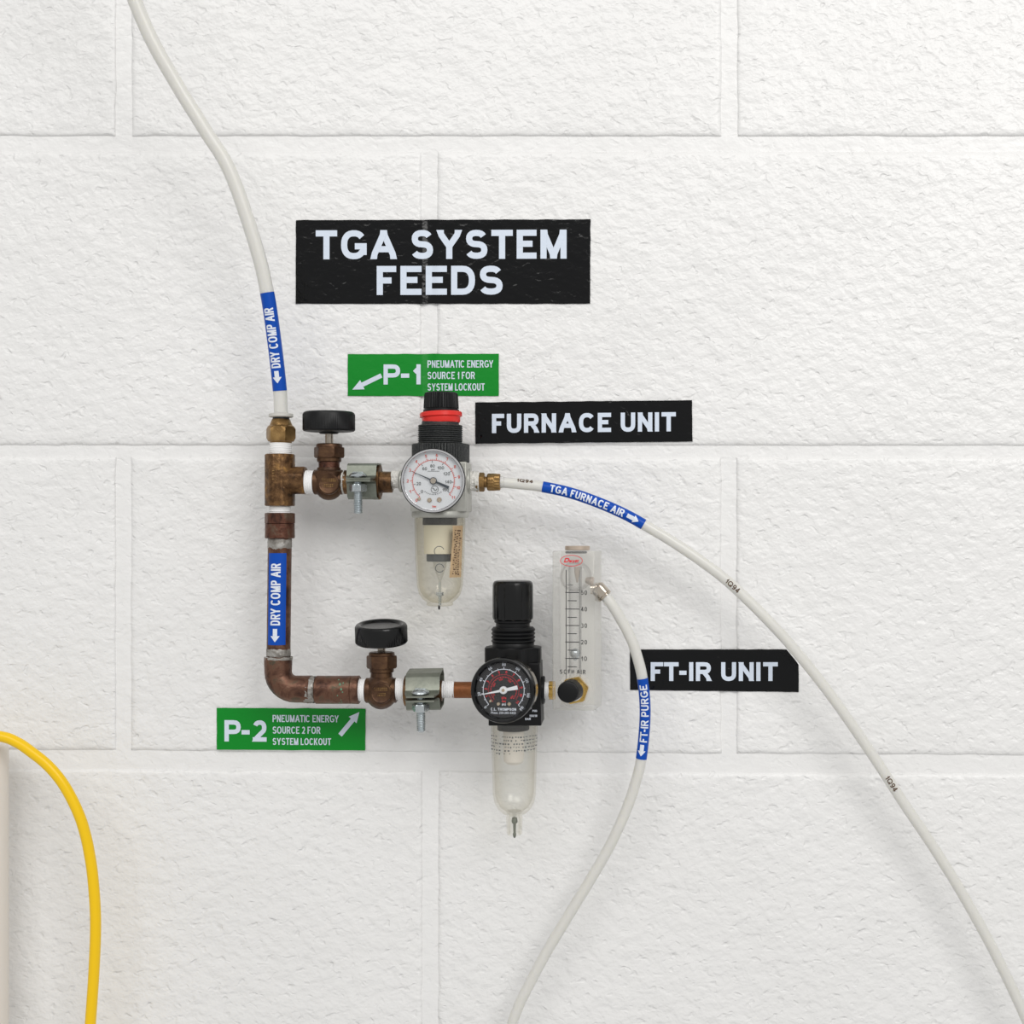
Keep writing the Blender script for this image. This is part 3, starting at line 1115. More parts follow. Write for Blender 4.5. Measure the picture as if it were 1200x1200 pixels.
# flat label along the pipe
mb = MB()
rows = []
for j in range(20):
    y = 648 + 107 * j / 19
    x = 328 + (326.3 - 328) * (y - 628) / 148
    row = []
    for k in range(13):
        a = radians(-47 + 94 * k / 12)
        row.append(W(x, y, A) + Vector((sin(a), -cos(a), 0)) * 14.0 * u)
    rows.append(row)
mb.grid(rows)
lab = build('pipe_label', mb, M['blue'], recalc=False)
mb = MB()


def on_pipe(lift):
    def f(a_, b_):                        # a_: across (reads along +x when turned), b_: along the pipe, up
        y = -b_
        x = 328 + (326.3 - 328) * (y - 628) / 148
        ang = math.asin(max(-.95, min(.95, (a_ - 327) / 13.9)))
        return W(x, y, A) + Vector((sin(ang), -cos(ang), 0)) * (14.0 + lift) * u
    return f


def turned(fm):                           # text running upwards
    return lambda s_, t_: fm(-t_, s_)


st = lay_text('DRY COMP AIR', -732, -660, -331.5, -320.3, 1.9, 1.6, gap=1.6)
mb.strips(st, turned(on_pipe(.18)))
mb.strips(arrow((-736, -326), (-751.5, -326), 5.0, 10.5, 7, 1.5), turned(on_pipe(.2)))
build('lettering', mb, M['letter2'], lab, recalc=False)

# ---------------------------------------------------------------- plastic tubes


class Tube:
    def __init__(s, pts, r):
        s.P = catmull([W(*p) for p in pts], 14)
        s.keys = pts
        s.r = r
        s.L = [0.0]
        for a, b in zip(s.P[:-1], s.P[1:]):
            s.L.append(s.L[-1] + (b - a).length)

    def at(s, l):
        l = max(0, min(s.L[-1] - 1e-9, l))
        lo, hi = 0, len(s.L) - 1
        while hi - lo > 1:
            m = (lo + hi) // 2
            if s.L[m] <= l: lo = m
            else: hi = m
        f = (l - s.L[lo]) / (s.L[hi] - s.L[lo])
        p = s.P[lo].lerp(s.P[hi], f)
        n = len(s.P)
        def tg(i):
            return (s.P[min(i + 1, n - 1)] - s.P[max(i - 1, 0)]).normalized()
        t = tg(lo).lerp(tg(hi), f).normalized()
        return p, t

    def near(s, px, py):
        best, bl = 1e9, 0
        camp = Vector(cam.location)
        for i, p in enumerate(s.P):
            k = (D * S) / (D * S + p.y)
            x = camp.x + (p.x - camp.x) * k
            z = camp.z + (p.z - camp.z) * k
            q = (x / S + 600 - px) ** 2 + (600 - (z - ZC) / S - py) ** 2
            if q < best: best, bl = q, s.L[i]
        return bl

    def skin(s, lift, around=0.0):
        """map (distance along, distance around) onto the side that faces the room"""
        def f(a, b):
            p, t = s.at(a)
            o = Vector((0, -1, 0)); o = (o - t * o.dot(t)).normalized()
            w = o.cross(t)                                  # to the left of travel, seen from the room
            ang = (b + around) / s.r
            return p + (o * cos(ang) + w * sin(ang)) * (s.r + lift)
        return f

    def sleeve(s, l0, l1, lift):
        mb = MB()
        n = 40
        pts = [s.at(l0 + (l1 - l0) * i / n)[0] for i in range(n + 1)]
        mb.sweep(pts, s.r + lift, 28)
        return mb


def tube_thing(name, label, tube, mat=None, r_in=None):
    mid = tube.P[len(tube.P) // 2]
    o = thing(name, label, 'tube' if name != 'air_hose' else 'hose', mid)
    mb = MB()
    mb.sweep(tube.P, tube.r, 28)
    build('tube_wall', mb, mat or M['nylon'])
    return o


r1 = 8.0 * U(70)
T1 = Tube([(80, -210, 170), (128, -80, 150), (170, 30, 130), (205, 95, 115), (240, 152, 104), (270, 202, 96), (299.5, 287, 84), (313, 343, 76), (321.5, 400, 68), (328, 458, 62), (329.3, 487, 60)], r1)
tube_thing('plastic_tube', 'milky supply tube coming down to the brass fittings at upper left', T1)
a, b = T1.near(313, 343), T1.near(328, 458.5)
lab = build('tube_label', T1.sleeve(a, b, 0.00012), M['blue'])
mb = MB()
q = (b - a) / 116.0
# text reads upwards, so lay it against the direction of travel
fm = T1.skin(0.00022)
rev = lambda s_, t_: fm(b - s_, -t_ + 0.0)
mb.strips(lay_text('DRY COMP AIR', 27 * q, 98 * q, -5.4 * u, 5.4 * u, 1.9 * u, 1.5 * u, gap=1.5 * u), lambda s_, t_: fm(b - s_, -t_))
mb.strips(arrow((23.5 * q, 0), (9 * q, 0), 5 * u, 10.5 * u, 7 * u, 1.5 * u), lambda s_, t_: fm(b - s_, -t_))
build('lettering', mb, M['letter2'], lab, recalc=False)

r2 = 6.3 * U(60)
T2 = Tube([(574, 565, 60), (590, 565.5, 60), (612, 567.5, 61), (636, 570.5, 62), (668, 577.5, 62), (700, 588.5, 62), (730, 601.5, 62), (754, 614.5, 61), (790, 636, 60), (828, 662, 58), (858, 686, 56), (902, 729, 54), (937, 768, 52), (977.5, 820, 50), (1022, 884, 48), (1059, 941, 46), (1096, 996, 45), (1135, 1060, 44), (1175, 1135, 44), (1215, 1225, 44), (1250, 1330, 44)], r2)
tube_thing('plastic_tube', 'long milky furnace air tube curving down across the wall to the lower right', T2)
a, b = T2.near(635.5, 570.5), T2.near(754, 614.5)
lab = build('tube_label', T2.sleeve(a, b, 0.00012), M['blue'])
mb = MB()
q = (b - a) / 126.0
fm = T2.skin(0.00022)
mb.strips(lay_text('TGA FURNACE AIR', 9 * q, 100 * q, -4.4 * u, 4.4 * u, 1.7 * u, 1.5 * u, gap=1.4 * u), lambda s_, t_: fm(a + s_, t_))
mb.strips(arrow((104 * q, 0), (119 * q, 0), 4.6 * u, 9.6 * u, 6.5 * u, 1.5 * u), lambda s_, t_: fm(a + s_, t_))
build('lettering', mb, M['letter2'], lab, recalc=False)
for cx_, cy_, lo, hi, hw in ((858, 685.5, -3.0, 3.0, 10), (1045, 918, -3.0, 3.0, 10), (616, 567, 2.2, 7.0, 9.5)):
    c_ = T2.near(cx_, cy_)
    mb = MB()
    mb.strips(lay_text('1Q94', c_ - hw * u, c_ + hw * u, lo * u, hi * u, 1.1 * u, 1.5 * u), lambda s_, t_: fm(s_, t_))
    build('printed_code', mb, M['print_brown'], recalc=False, kind=None)

r3 = 6.3 * U(50)
T3 = Tube([(702, 690, 62), (709, 698, 62), (718, 710, 62), (730, 730, 60), (738, 745.5, 59), (744.5, 762, 58), (752.8, 795, 56), (756, 837, 54), (751.5, 889, 52), (744, 920, 50), (736, 944, 49), (724, 972, 48), (711, 998, 46), (690, 1034, 44), (662, 1080, 42), (630, 1135, 40), (600, 1200, 40), (580, 1290, 40)], r3)
tube_thing('plastic_tube', 'milky purge tube curving down from the flow meter past the FT-IR sign', T3)
a, b = T3.near(752.5, 795), T3.near(751.5, 889)
lab = build('tube_label', T3.sleeve(a, b, 0.00012), M['blue'])
mb = MB()
q = (b - a) / 95.0
fm3 = T3.skin(0.00022)
mb.strips(lay_text('FT-IR PURGE', 20.5 * q, 88 * q, -4.2 * u, 4.8 * u, 1.7 * u, 1.5 * u, gap=1.4 * u), lambda s_, t_: fm3(b - s_, -t_))
mb.strips(arrow((17.5 * q, 1 * u), (4 * q, 1 * u), 4.6 * u, 9.4 * u, 6.2 * u, 1.5 * u), lambda s_, t_: fm3(b - s_, -t_))
build('lettering', mb, M['letter2'], lab, recalc=False)

T4 = Tube([(-130, 960, 70), (-90, 890, 72), (-45, 860, 75), (0, 863, 75), (20, 870, 75), (37, 881.5, 74), (55.5, 896.5, 72), (71.5, 915, 70), (83.5, 935, 68), (93.5, 957, 66), (99.5, 976, 64), (104, 996, 62), (109, 1030, 60), (112, 1080, 58), (110, 1140, 56), (104, 1230, 55), (100, 1330, 55)], 6.3 * U(70))
tube_thing('air_hose', 'bright yellow hose arching over the ivory post at lower left', T4, M['yellow'])

mb = MB()
vert(mb, -15, 40, [(871, 0), (871, 17), (872, 20.5), (874.5, 22.8), (878, 23.5), (1330, 23.5)], 48)
solo('plastic_post', mb, M['post'], 'ivory plastic post with rounded top at the lower left edge', 'post', W(-15, 1330, 40))

# ---------------------------------------------------------------- gauges


def gauge(front_px, front_d, axis, R, style):
    """pressure gauge whose bezel front shows at front_px; returns the case (a part)"""
    G_ = W(*front_px, front_d)
    ug = U(front_d)
    ax = Vector(axis).normalized()
    ex = Vector((1, 0, 0)); ex = (ex - ax * ex.dot(ax)).normalized()
    ez = ex.cross(ax)
    if ez.z < 0: ez = -ez
    mb = MB()
    body = M['chrome'] if style == 'white' else M['black_gloss']
    mb.lathe(G_, -ax, [(9, R - 1.5), (10, R - .6), (24, R - 1.0), (27, R - 4), (27, 9), (50, 9)], ug, 64)
    case = build('pressure_gauge', mb, M['nickel'] if style == 'black' else M['chrome'],
                 label='pressure gauge with %s dial' % style)
    mb = MB()
    if style == 'white':
        prof = [(9, R - .4), (1.5, R), (0, R - .6), (-0.6, R - 1.5), (0.3, R - 2.6), (3.2, R - 3.4), (3.2, R - 3.6), (8, R - 3.2), (9, R - 1)]
    else:
        prof = [(8, R - .2), (2.0, R), (0, R - .9), (-0.9, R - 2.6), (-0.4, R - 4.6), (2.4, R - 5.8), (6, R - 6.2), (8, R - 5.8), (8, R - 1)]
    mb.lathe(G_, -ax, prof, ug, 96, caps=False)
    build('bezel', mb, M['chrome'] if style == 'white' else M['black_gloss'], case)
    if style == 'white':
        for rr_, t_ in ((R + .15, 1.6), (R - 2.9, .9)):  # thin dark rings draw in the chrome's dark reflection and the rim gap
            mb = MB()
            mb.lathe(G_, -ax, [(t_, rr_ - .1), (t_ - .4, rr_ + .25), (t_ + 1.0, rr_ + .4), (t_ + 1.4, rr_ - .1)], ug, 96, caps=False)
            build('dark_rim_line', mb, M['rubber'], case)
    Rd = R - 3 if style == 'white' else R - 5.6
    dd = 6.5
    mb = MB()
    mb.lathe(G_ - ax * dd * ug, -ax, [(0, 0), (0, Rd + .5), (1.5, Rd + .5)], ug, 64)
    build('dial', mb, M['dial_white'] if style == 'white' else M['black_dial'], case)

    def fm(lift):
        return lambda x, y: G_ + (ex * x + ez * y) * ug - ax * (dd - lift) * ug

    def pol(r, deg):
        return (r * cos(radians(deg)), r * sin(radians(deg)))

    def arcst(r, a0, a1, w, n=48):
        return [[(pol(r - w / 2, a0 + (a1 - a0) * i / n), pol(r + w / 2, a0 + (a1 - a0) * i / n)) for i in range(n + 1)]]

    def tick(r0, r1, deg, w):
        d_ = Vector(pol(1, deg)); n_ = Vector((-d_.y, d_.x))
        a_, b_ = d_ * r0, d_ * r1
        return [[(tuple(a_ + n_ * w / 2), tuple(a_ - n_ * w / 2)), (tuple(b_ + n_ * w / 2), tuple(b_ - n_ * w / 2))]]

    def num(s_, r, deg, h, w, rot=0.0, wid=None):
        c = Vector(pol(r, deg))
        wid = wid or h * 0.72 * len(s_)
        st = lay_text(s_, -wid / 2, wid / 2, -h / 2, h / 2, w, 3)
        cr, sr = cos(radians(rot)), sin(radians(rot))
        return [[((c.x + l[0] * cr - l[1] * sr, c.y + l[0] * sr + l[1] * cr), (c.x + r_[0] * cr - r_[1] * sr, c.y + r_[0] * sr + r_[1] * cr)) for l, r_ in s2] for s2 in st]

    def lens_and_screws(pts, mat):
        for (x, y, r) in pts:
            mb = MB()
            mb.lathe(fm(.3)(x, y), ax, [(0, r), (.8, r), (1.6, r * .7), (1.8, 0)], ug, 20)
            build('dial_screw', mb, mat, case)

    if style == 'white':
        red = MB()
        red.strips(arcst(24.4, 229, -40, .55), fm(.35))
        for i in range(12):
            dg = 229 - i * 24.45
            red.strips(tick(24.4, 27.2, dg, .8), fm(.4))
            red.strips(num(str(i), 30.2, dg, 3.6, .6, 0, 2.4 if i < 10 else 4.2), fm(.4))
            if i < 11:
                for j in range(1, 5):
                    red.strips(tick(24.4, 25.8, dg - j * 4.89, .4), fm(.4))
        red.strips(num('bar', 30, -88, 2.6, .6, 0, 4.5), fm(.4))
        build('red_scale', red, M['print_red'], case, recalc=False)
        blk = MB()
        for i in range(9):
            dg = 223 - i * 32.4
            blk.strips(tick(21.4, 23.8, dg, .6), fm(.4))
            if i != 2:
                blk.strips(num(str(i * 20), 17.6 if i else 18.4, dg, 3.6, .55), fm(.4))
        blk.strips(num('psi', 13.5, 92, 2.0, .4, 0, 4), fm(.4))
        blk.strips([[((-7, 11.2), (-7, 11.6)), ((7, 11.2), (7, 11.6))]], fm(.4))
        # round mark under the hub: a ring around a wave
        c0 = (1.5, -10)
        blk.strips([[((c0[0] + 3.9 * cos(t), c0[1] + 3.9 * sin(t)), (c0[0] + 4.5 * cos(t), c0[1] + 4.5 * sin(t))) for t in [2 * pi * i / 28 for i in range(29)]]], fm(.4))
        wv = [(c0[0] - 2.8 + 5.6 * i / 14, c0[1] + 1.5 * sin(2 * pi * i / 14 * 1.0 + .6)) for i in range(15)]
        blk.strips([stroke(wv, .8, -99, 99, 2)], fm(.45))
        for dg in range(-128, -48, 8):
            blk.strips(tick(15.4, 16.6, dg, .9), fm(.4))
        build('black_scale', blk, M['print_grey'], case, recalc=False)
        lens_and_screws([(-4.6, -22.8, 2.7), (6.9, -22.2, 2.8), (-16.8, -21.2, 2.0)], M['screw_alu'])
        ndl = MB()
        ang = 156.4
        nd, nm, hubm = 26.5, M['needle_dark'], M['nickel']
        t = Vector(pol(1, ang))
        ndl.strips([[((t * 29 + Vector((-t.y, t.x)) * .15)[:], (t * 29 - Vector((-t.y, t.x)) * .15)[:]), ((t * 3 + Vector((-t.y, t.x)) * .9)[:], (t * 3 - Vector((-t.y, t.x)) * .9)[:])],
                    [((-t * 3 + Vector((-t.y, t.x)) * 1.1)[:], (-t * 3 - Vector((-t.y, t.x)) * 1.1)[:]), ((-t * 20 + Vector((-t.y, t.x)) * 1.7)[:], (-t * 20 - Vector((-t.y, t.x)) * 1.7)[:])]], fm(2.6))
        hub = [(0, 4.2), (2.6, 4.2), (3.2, 3.4), (3.4, 0)]
    else:
        wht = MB()
        a0, stp = 223, 33.4
        wht.strips(arcst(24.6, a0, a0 - 8 * stp, .8), fm(.35))
        for i in range(17):
            dg = a0 - i * stp / 2
            wht.strips(tick(24.6, 27.2 if i % 2 == 0 else 26.2, dg, .7), fm(.4))
            if i % 2 == 0 and i:
                wht.strips(num(str(i * 10), 30.0, dg, 3.2, .6, dg - 90 if i < 14 else dg - 90, 4.4 if i < 10 else 5.4), fm(.4))
        wht.strips(num('0', 29.8, a0, 3.2, .6, a0 - 90, 2.2), fm(.4))
        wht.strips(num('psi', 16.5, -89, 3.0, .6, 0, 4.6), fm(.4))
        wht.strips(lay_text('C.L. THOMPSON', -15.5, 15, -24.0, -20.9, .7, 3), fm(.4))
        wht.strips(lay_text('Phone: 250-285-4400', -15.2, 14.6, -28.0, -25.3, .42, 3), fm(.4))
        build('white_scale', wht, M['letter2'], case, recalc=False)
        red = MB()
        for i in range(1, 12):
            dg = 225 - i * 24.0
            red.strips(num(str(i), 21.6, dg, 3.0, .6, dg - 90, 2.1 if i < 10 else 3.6), fm(.4))
            for j in range(5):
                red.strips(tick(17.8, 19.4 if j == 0 else 18.8, dg + 24 - j * 4.8, .55), fm(.4))
        red.strips(arcst(15.6, 225, -40, .35), fm(.35))
        for i in range(1, 12):
            dg = 225 - i * 24.0
            if i % 2: red.strips(num(str(i * 100), 12.8, dg, 2.2, .38, dg - 90, 4.6), fm(.4))
            for j in range(2):
                red.strips(tick(14.6, 15.8, dg + 12 * j, .8), fm(.4))
        red.strips(num('kPa', 9.2, -88, 2.8, .6, 0, 5.4), fm(.4))
        red.strips(num('bar', 13.0, -88, 2.6, .6, 0, 4.4), fm(.4))
        build('red_scale', red, M['print_red2'], case, recalc=False)
        lens_and_screws([(-6.2, -16.4, 2.5), (7.0, -16.2, 2.5), (-15.6, -13, 2.0)], M['screw_alu'])
        ndl = MB()
        ang = 191.5
        nm, hubm = M['needle_white'], M['needle_white']
        t = Vector(pol(1, ang)); n_ = Vector((-t.y, t.x))
        ndl.strips([[((t * 28.5 + n_ * .2)[:], (t * 28.5 - n_ * .2)[:]), ((t * 4 + n_ * 1.5)[:], (t * 4 - n_ * 1.5)[:])],
                    [((-t * 3.5 + n_ * 1.7)[:], (-t * 3.5 - n_ * 1.7)[:]), ((-t * 17.5 + n_ * 2.5)[:], (-t * 17.5 - n_ * 2.5)[:])]], fm(2.6))
        hub = [(0, 4.6), (2.6, 4.6), (3.2, 3.8), (3.3, 1.8), (2.8, 1.6), (2.8, 0)]
    ndl.lathe(fm(0)(0, 0), ax, hub, ug, 28)
    build('needle', ndl, nm, case, recalc=False)
    mb = MB()
    mb.lathe(fm(0)(0, 0) + ax * 3.2 * ug, ax, [(0, 3.5), (.8, 3.2), (1.0, 0)] if style == 'white' else [(0, 2.0), (.8, 1.8), (.9, 0)], ug, 20)
    build('needle_hub', mb, M['nickel'] if style == 'white' else M['screw_alu'], case)
    mb = MB()
    Rl = R - 3.6 if style == 'white' else R - 6.2
    mb.lathe(G_ - ax * 2.4 * ug, ax, [(-.6, Rl), (0, Rl), (.5, Rl * .6), (.7, 0)], ug, 64)
    build('lens', mb, M['lens'], case)
    return case


KN = lambda a, r, t: r

# fix: letters used in the gauge print that have capitals only elsewhere
# ---------------------------------------------------------------- regulator 1 (silver, white dial)
thing('air_regulator', 'older filter regulator with white faced chrome gauge, red ring and hanging bowl', 'regulator', W(516, 606, A))
mb = MB()
bx = 516.2
mb.prism([W(484.5, 542, A) + Vector((0, 30 * u, 0)), W(549.5, 542, A) + Vector((0, 30 * u, 0)), W(549.5, 600, A) + Vector((0, 30 * u, 0)), W(484.5, 600, A) + Vector((0, 30 * u, 0))], Vector((0, -54 * u, 0)))
vert(mb, 516, A, [(598, 32), (600, 33.2), (605.8, 33.2), (606.8, 32), (606.8, 27)], 64)
mb.lathe(W(512, 563, A), OUT, [(20, 17), (42, 17)], u, 40)
horiz(mb, 564, A, [(468, 11), (469, 13), (486, 13)], 32)
horiz(mb, 564, A, [(546, 15), (551, 15), (552, 13)], 32)
build('body', mb, M['cast_alu'], bevel=0.0008)
mb = MB()
vert(mb, 516.5, A, [(520.5, 32.2), (521.2, 33.6), (541.4, 33.6), (542.2, 32)], 240, flute(60, 1.1)); build('ring_nut', mb, M['black_dust_sheen'], angle=25)
mb = MB()
vert(mb, 516, A, [(494, 21.5), (498.3, 21.8)] + thread(498.3, 520.8, 26, 2.45, 1.3), 48); build('threaded_bonnet', mb, M['black_dust_sheen'])
mb = MB()
prof = [(483.2, 18), (483.4, 23.6), (484.4, 24.6), (488.6, 24.6), (489.6, 22.4), (494.2, 22.2), (496.2, 21.2), (496.6, 18)]
y0 = 483.2
mb.lathe(W(516.6, y0, A), Vector((0.045, -0.03, -1)), [(y - y0, r) for y, r in prof], u, 56); build('red_ring', mb, M['red'])
mb = MB()
vert(mb, 517, A, [(460, 0), (460, 17.5), (461, 19), (462.5, 19.6), (478.6, 20.6), (479, 19.6), (480, 19.6), (480.3, 20.9), (482.6, 21), (483.2, 19)], 176,
     lambda a, r, t: r - (.8 if 2.3 < t < 19 and int(a / (2 * pi) * 88) % 2 else 0)); build('adjusting_knob', mb, M['black'], angle=25)
# bowl and what hangs in it
bc = 515.5
mb = MB()
vert(mb, bc, A, [(606.8, 29.6), (612, 29.6), (650, 28.6), (686, 26.8), (696, 24.2), (702, 20), (706, 14.5), (707, 15.5), (709, 15.3), (710, 13), (710.5, 0),
                 (707.5, 0), (705.5, 10), (700, 17.5), (694, 22.4), (686, 24.6), (650, 26.4), (612, 27.4), (606.8, 27.4)], 64, caps=False)
build('bowl', mb, M['bowl_old'])
mb = MB(); vert(mb, bc, A, [(606.8, 20), (615, 20), (615.4, 19)], 48); build('collar', mb, M['rubber'])
mb = MB(); vert(mb, bc, A, [(615.4, 18.8), (649, 18.6)], 48); build('filter_element', mb, M['cream_filter'])
mb = MB(); vert(mb, bc, A, [(648.6, 14.8), (649.4, 15.6), (657, 15.6), (658, 14.6)], 48); build('baffle', mb, M['grey_rubber'])
mb = MB(); vert(mb, bc, A, [(658, 8), (664, 7.5), (680, 1.6), (694, 1.2)], 24); build('baffle_cone', mb, M['bowl_old'])
mb = MB(); vert(mb, bc, A, [(682, .8), (693.6, 1.0), (694, 4.4), (698, 4.4), (698.5, 2.0), (709, 1.6)], 24); build('drain_valve', mb, M['zinc_bright'])
mb = MB(); vert(mb, 514.6, A, [(709.5, 1.5), (714, 1.0), (714.6, 0)], 16); build('drain_pin', mb, M['rubber'])
mb = MB()


def on_bowl(r, cx):
    def f(x, y):
        s_ = max(-.98, min(.98, (x - cx) / r))
        ang = math.asin(s_)
        return W(cx, -y, A) + Vector((sin(ang), -cos(ang), 0)) * r * u
    return f


for (x_, y_, rr, a0_, a1_) in ((518.5, 645.5, 5.6, 20, 230), (519, 665, 4.8, 0, 330)):
    pts_ = [(x_ + rr * cos(radians(a0_ + (a1_ - a0_) * i / 14)), -y_ + rr * sin(radians(a0_ + (a1_ - a0_) * i / 14))) for i in range(15)]
    mb.strips([stroke(pts_, .8, -9999, 9999, 2)], on_bowl(29.2, bc))
build('round_print', mb, M['print_grey'], recalc=False)
mb = MB()
rows = []
for j in range(13):
    y = 616 + 60 * j / 12
    xl = 533.5 - 3.8 * max(0, (y - 628)) / 48
    xr = 543.6 - 1.9 * (y - 616) / 60
    rows.append([on_bowl(29.9 - 1.2 * (y - 616) / 60, bc)(xl + (xr - xl) * k / 6, -y) for k in range(7)])
mb.grid(rows)
tg_ = build('brown_tag', mb, M['brown_tag'], recalc=False, label='narrow brown paper tag stuck on the bowl')
mb = MB()
random.seed(3)
for c_ in range(3):
    y = 621.0
    while y < 672:
        h_ = random.uniform(.6, 1.8)
        x = 536.0 + c_ * 2.3 - (y - 616) * 0.05 + random.uniform(-.6, .6)
        mb.strips([[((x, -y), (x + random.uniform(.8, 1.9), -y)), ((x, -y - h_), (x + random.uniform(.8, 1.9), -y - h_))]], on_bowl(30.2 - 1.2 * (y - 616) / 60, bc))
        y += h_ + random.uniform(.7, 2.4)
build('worn_print', mb, M['print_brown'], tg_, recalc=False, kind='stuff')
gauge((507.2, 563.3), 128, (0.02, -1, 0.0), 37.6, 'white')
tape_h(564, 550, 562, 11.5, name='torn_tape', torn=True)

# outlet connector
thing('tube_connector', 'small knurled brass connector between the regulator and the furnace tube', 'fitting', W(572, 565, A))
mb = MB()
horiz(mb, 565, A, [(557.5, 9.5), (558.3, 11.2), (567, 11.2), (568, 10), (568, 6.5), (571, 6.5)], 48, lambda a, r, t: hexfn(9.9)(a, r, t), up=(0, 0, 1)); build('hex_nut', mb, M['brass_nut'], angle=22)
mb = MB()
horiz(mb, 565, A, [(570.5, 7), (571, 9.2), (572.5, 10.2), (579, 10.2), (580, 10.0), (585.6, 9.8), (586.4, 8.8), (586.4, 7)], 72, lambda a, r, t: (r - (.6 if (t > 8 and int(a / (2 * pi) * 36 + t) % 2) else 0)) if t > 8 else hexfn(9.6)(a, r, t)); build('knurled_nut', mb, M['brass_nut'], angle=22)
mb = MB()
horiz(mb, 565, A, [(586, 7.2), (590, 7.2), (590.6, 6.5)], 32); build('sleeve', mb, M['nylon'])

# ---------------------------------------------------------------- regulator 2 (black)
thing('air_regulator', 'black filter regulator with black faced gauge and clear bowl left of the flow meter', 'regulator', W(603, 848, A))
cx2 = 603.5
mb = MB()
mb.prism([W(575, 775, A) + Vector((0, 28 * u, 0)), W(634, 775, A) + Vector((0, 28 * u, 0)), W(636, 847, A) + Vector((0, 28 * u, 0)), W(575, 847, A) + Vector((0, 28 * u, 0))], Vector((0, -54 * u, 0)))
horiz(mb, 808.5, A, [(630, 17), (637.4, 17), (638.6, 15.6), (638.6, 12)], 48, hexfn(16.2, 8, pi / 8))
horiz(mb, 808.5, A, [(566, 12), (567, 14), (580, 14)], 32)
mb.lathe(W(600, 809, A), OUT, [(20, 18), (44, 17)], u, 40)
build('body', mb, M['black'], bevel=0.0012)
mb = MB()
vert(mb, 601.5, A, [(757.5, 32), (758.5, 34.3), (775, 34.3), (776.5, 32.6)], 96, hexfn(32.5, 8, pi / 8)); build('ring_nut', mb, M['black'], angle=20)
mb = MB()
vert(mb, 601.5, A, [(734.5, 23.5)] + thread(735.5, 753, 25.6, 4.4, 1.5) + [(753.5, 24.4), (758, 24.4)], 56); build('threaded_bonnet', mb, M['black'])
mb = MB()
vert(mb, 601, A, [(725, 19), (727, 21.6), (729, 21.6), (730, 19.8), (735, 19.8)], 48); build('neck', mb, M['black'])
mb = MB()
vert(mb, 601, A, [(680, 0), (680.2, 19), (681, 21.4), (683, 23), (686, 23.6), (723, 23.8), (725.4, 23.2), (726.6, 21.5), (727, 18)], 160,
     lambda a, r, t: r - (1.0 * (1 if (a / (2 * pi) * 12) % 1 > .62 else 0) if 7.5 < t < 46 else 0)); build('adjusting_knob', mb, M['black_gloss'], angle=25)
mb = MB()
mb.strips(lay_text('PSIG', 624, 629.5, -834.2, -831.8, .5, 3), lambda x, y: W(x, -y, A + 26.6))
mb.strips(lay_text('150/10', 620.5, 629.5, -840.2, -837.5, .55, 3), lambda x, y: W(x, -y, A + 26.6))
mb.strips(lay_text('BAR', 615.5, 622, -843.8, -841.2, .6, 3), lambda x, y: W(x, -y, A + 26.6))
build('body_print', mb, M['letter2'], recalc=False)
mb = MB()
vert(mb, 602.8, A, [(847, 27.6), (868, 26.8), (930, 25.2), (940, 23.4), (948, 19), (953, 13.5), (955, 9), (956, 8.6), (957, 9.6), (976, 9.0), (978, 7.8), (978, 6.8),
                    (975, 7.0), (960, 7.2), (955.5, 6), (950, 10.5), (945.5, 16.5), (938, 20.8), (929, 22.8), (868, 24.6), (847, 25.4)], 64, caps=False)
build('bowl', mb, M['bowl_new'])
mb = MB(); vert(mb, 601.5, A, [(846.5, 18.8), (854.6, 18.8), (855.4, 18)], 48); build('collar', mb, M['rubber'])
mb = MB(); vert(mb, 602, A, [(855, 12.2), (886, 12.2), (892, 11.2), (895.4, 7.5), (896.2, 0)], 40); build('filter_element', mb, M['white_filter'])
mb = MB(); vert(mb, 602.5, A, [(949.5, 7.5), (950.8, 7.7), (951.2, 2.2), (957, 2.2)], 28); build('drain_valve', mb, M['bowl_new'])
mb = MB(); vert(mb, 603, A, [(958, 2.8), (962, 3.6), (964.4, 3.2), (965, 1.8), (976, 1.5), (977, 2.1), (980, 1.7), (982, .6)], 20); build('drain_pin', mb, M['zinc'])
mb = MB()
random.seed(11)
for row_ in range(6):
    y = 859.5 + row_ * 3.9
    x = 576.5
    xe = (629, 629, 629, 629, 627, 600)[row_]
    while x < xe:
        w_ = random.uniform(.9, 2.4)
        if random.random() < .8:
            h_ = random.uniform(.7, 1.9)
            mb.strips([[((x, -y), (x, -y - h_)), ((x + w_, -y), (x + w_, -y - h_))]], on_bowl(27.9 - .02 * (y - 858), 602.8))
        x += w_ + random.uniform(.8, 1.9)
build('worn_print', mb, M['print_grey'], recalc=False, kind='stuff')
gauge((588.9, 809.3), 126, (-0.13, -1, 0.02), 38.6, 'black')

# link nipple to the flow meter
thing('pipe_nipple', 'short taped brass nipple between the black regulator and the flow meter', 'fitting', W(642, 809, A))
tape_h(809, 637.5, 644, 10.2)
mb = MB(); horiz(mb, 809, A, [(643, 10), (643.6, 10.8), (651, 10.8)], 36, hexfn(9.8)); build('hex_nut', mb, M['brass_new'])

# ---------------------------------------------------------------- flow meter
FD = 84.0
yaw = radians(9)
FO = W(672, 738, FD)                       # centre of the front face
uf = U(FD)
fex = Vector((cos(yaw), -sin(yaw), 0))
fout = Vector((-sin(yaw), -cos(yaw), 0))
fup = Vector((0, 0, 1))
k_ = uf


def F(px, py, d=0.0):
    """point on the flow meter: frame position on its front face, d units out of it"""
    return FO + fex * ((px - 672) / cos(yaw) * uf) + fup * ((738 - py) * uf) + fout * (d * uf)


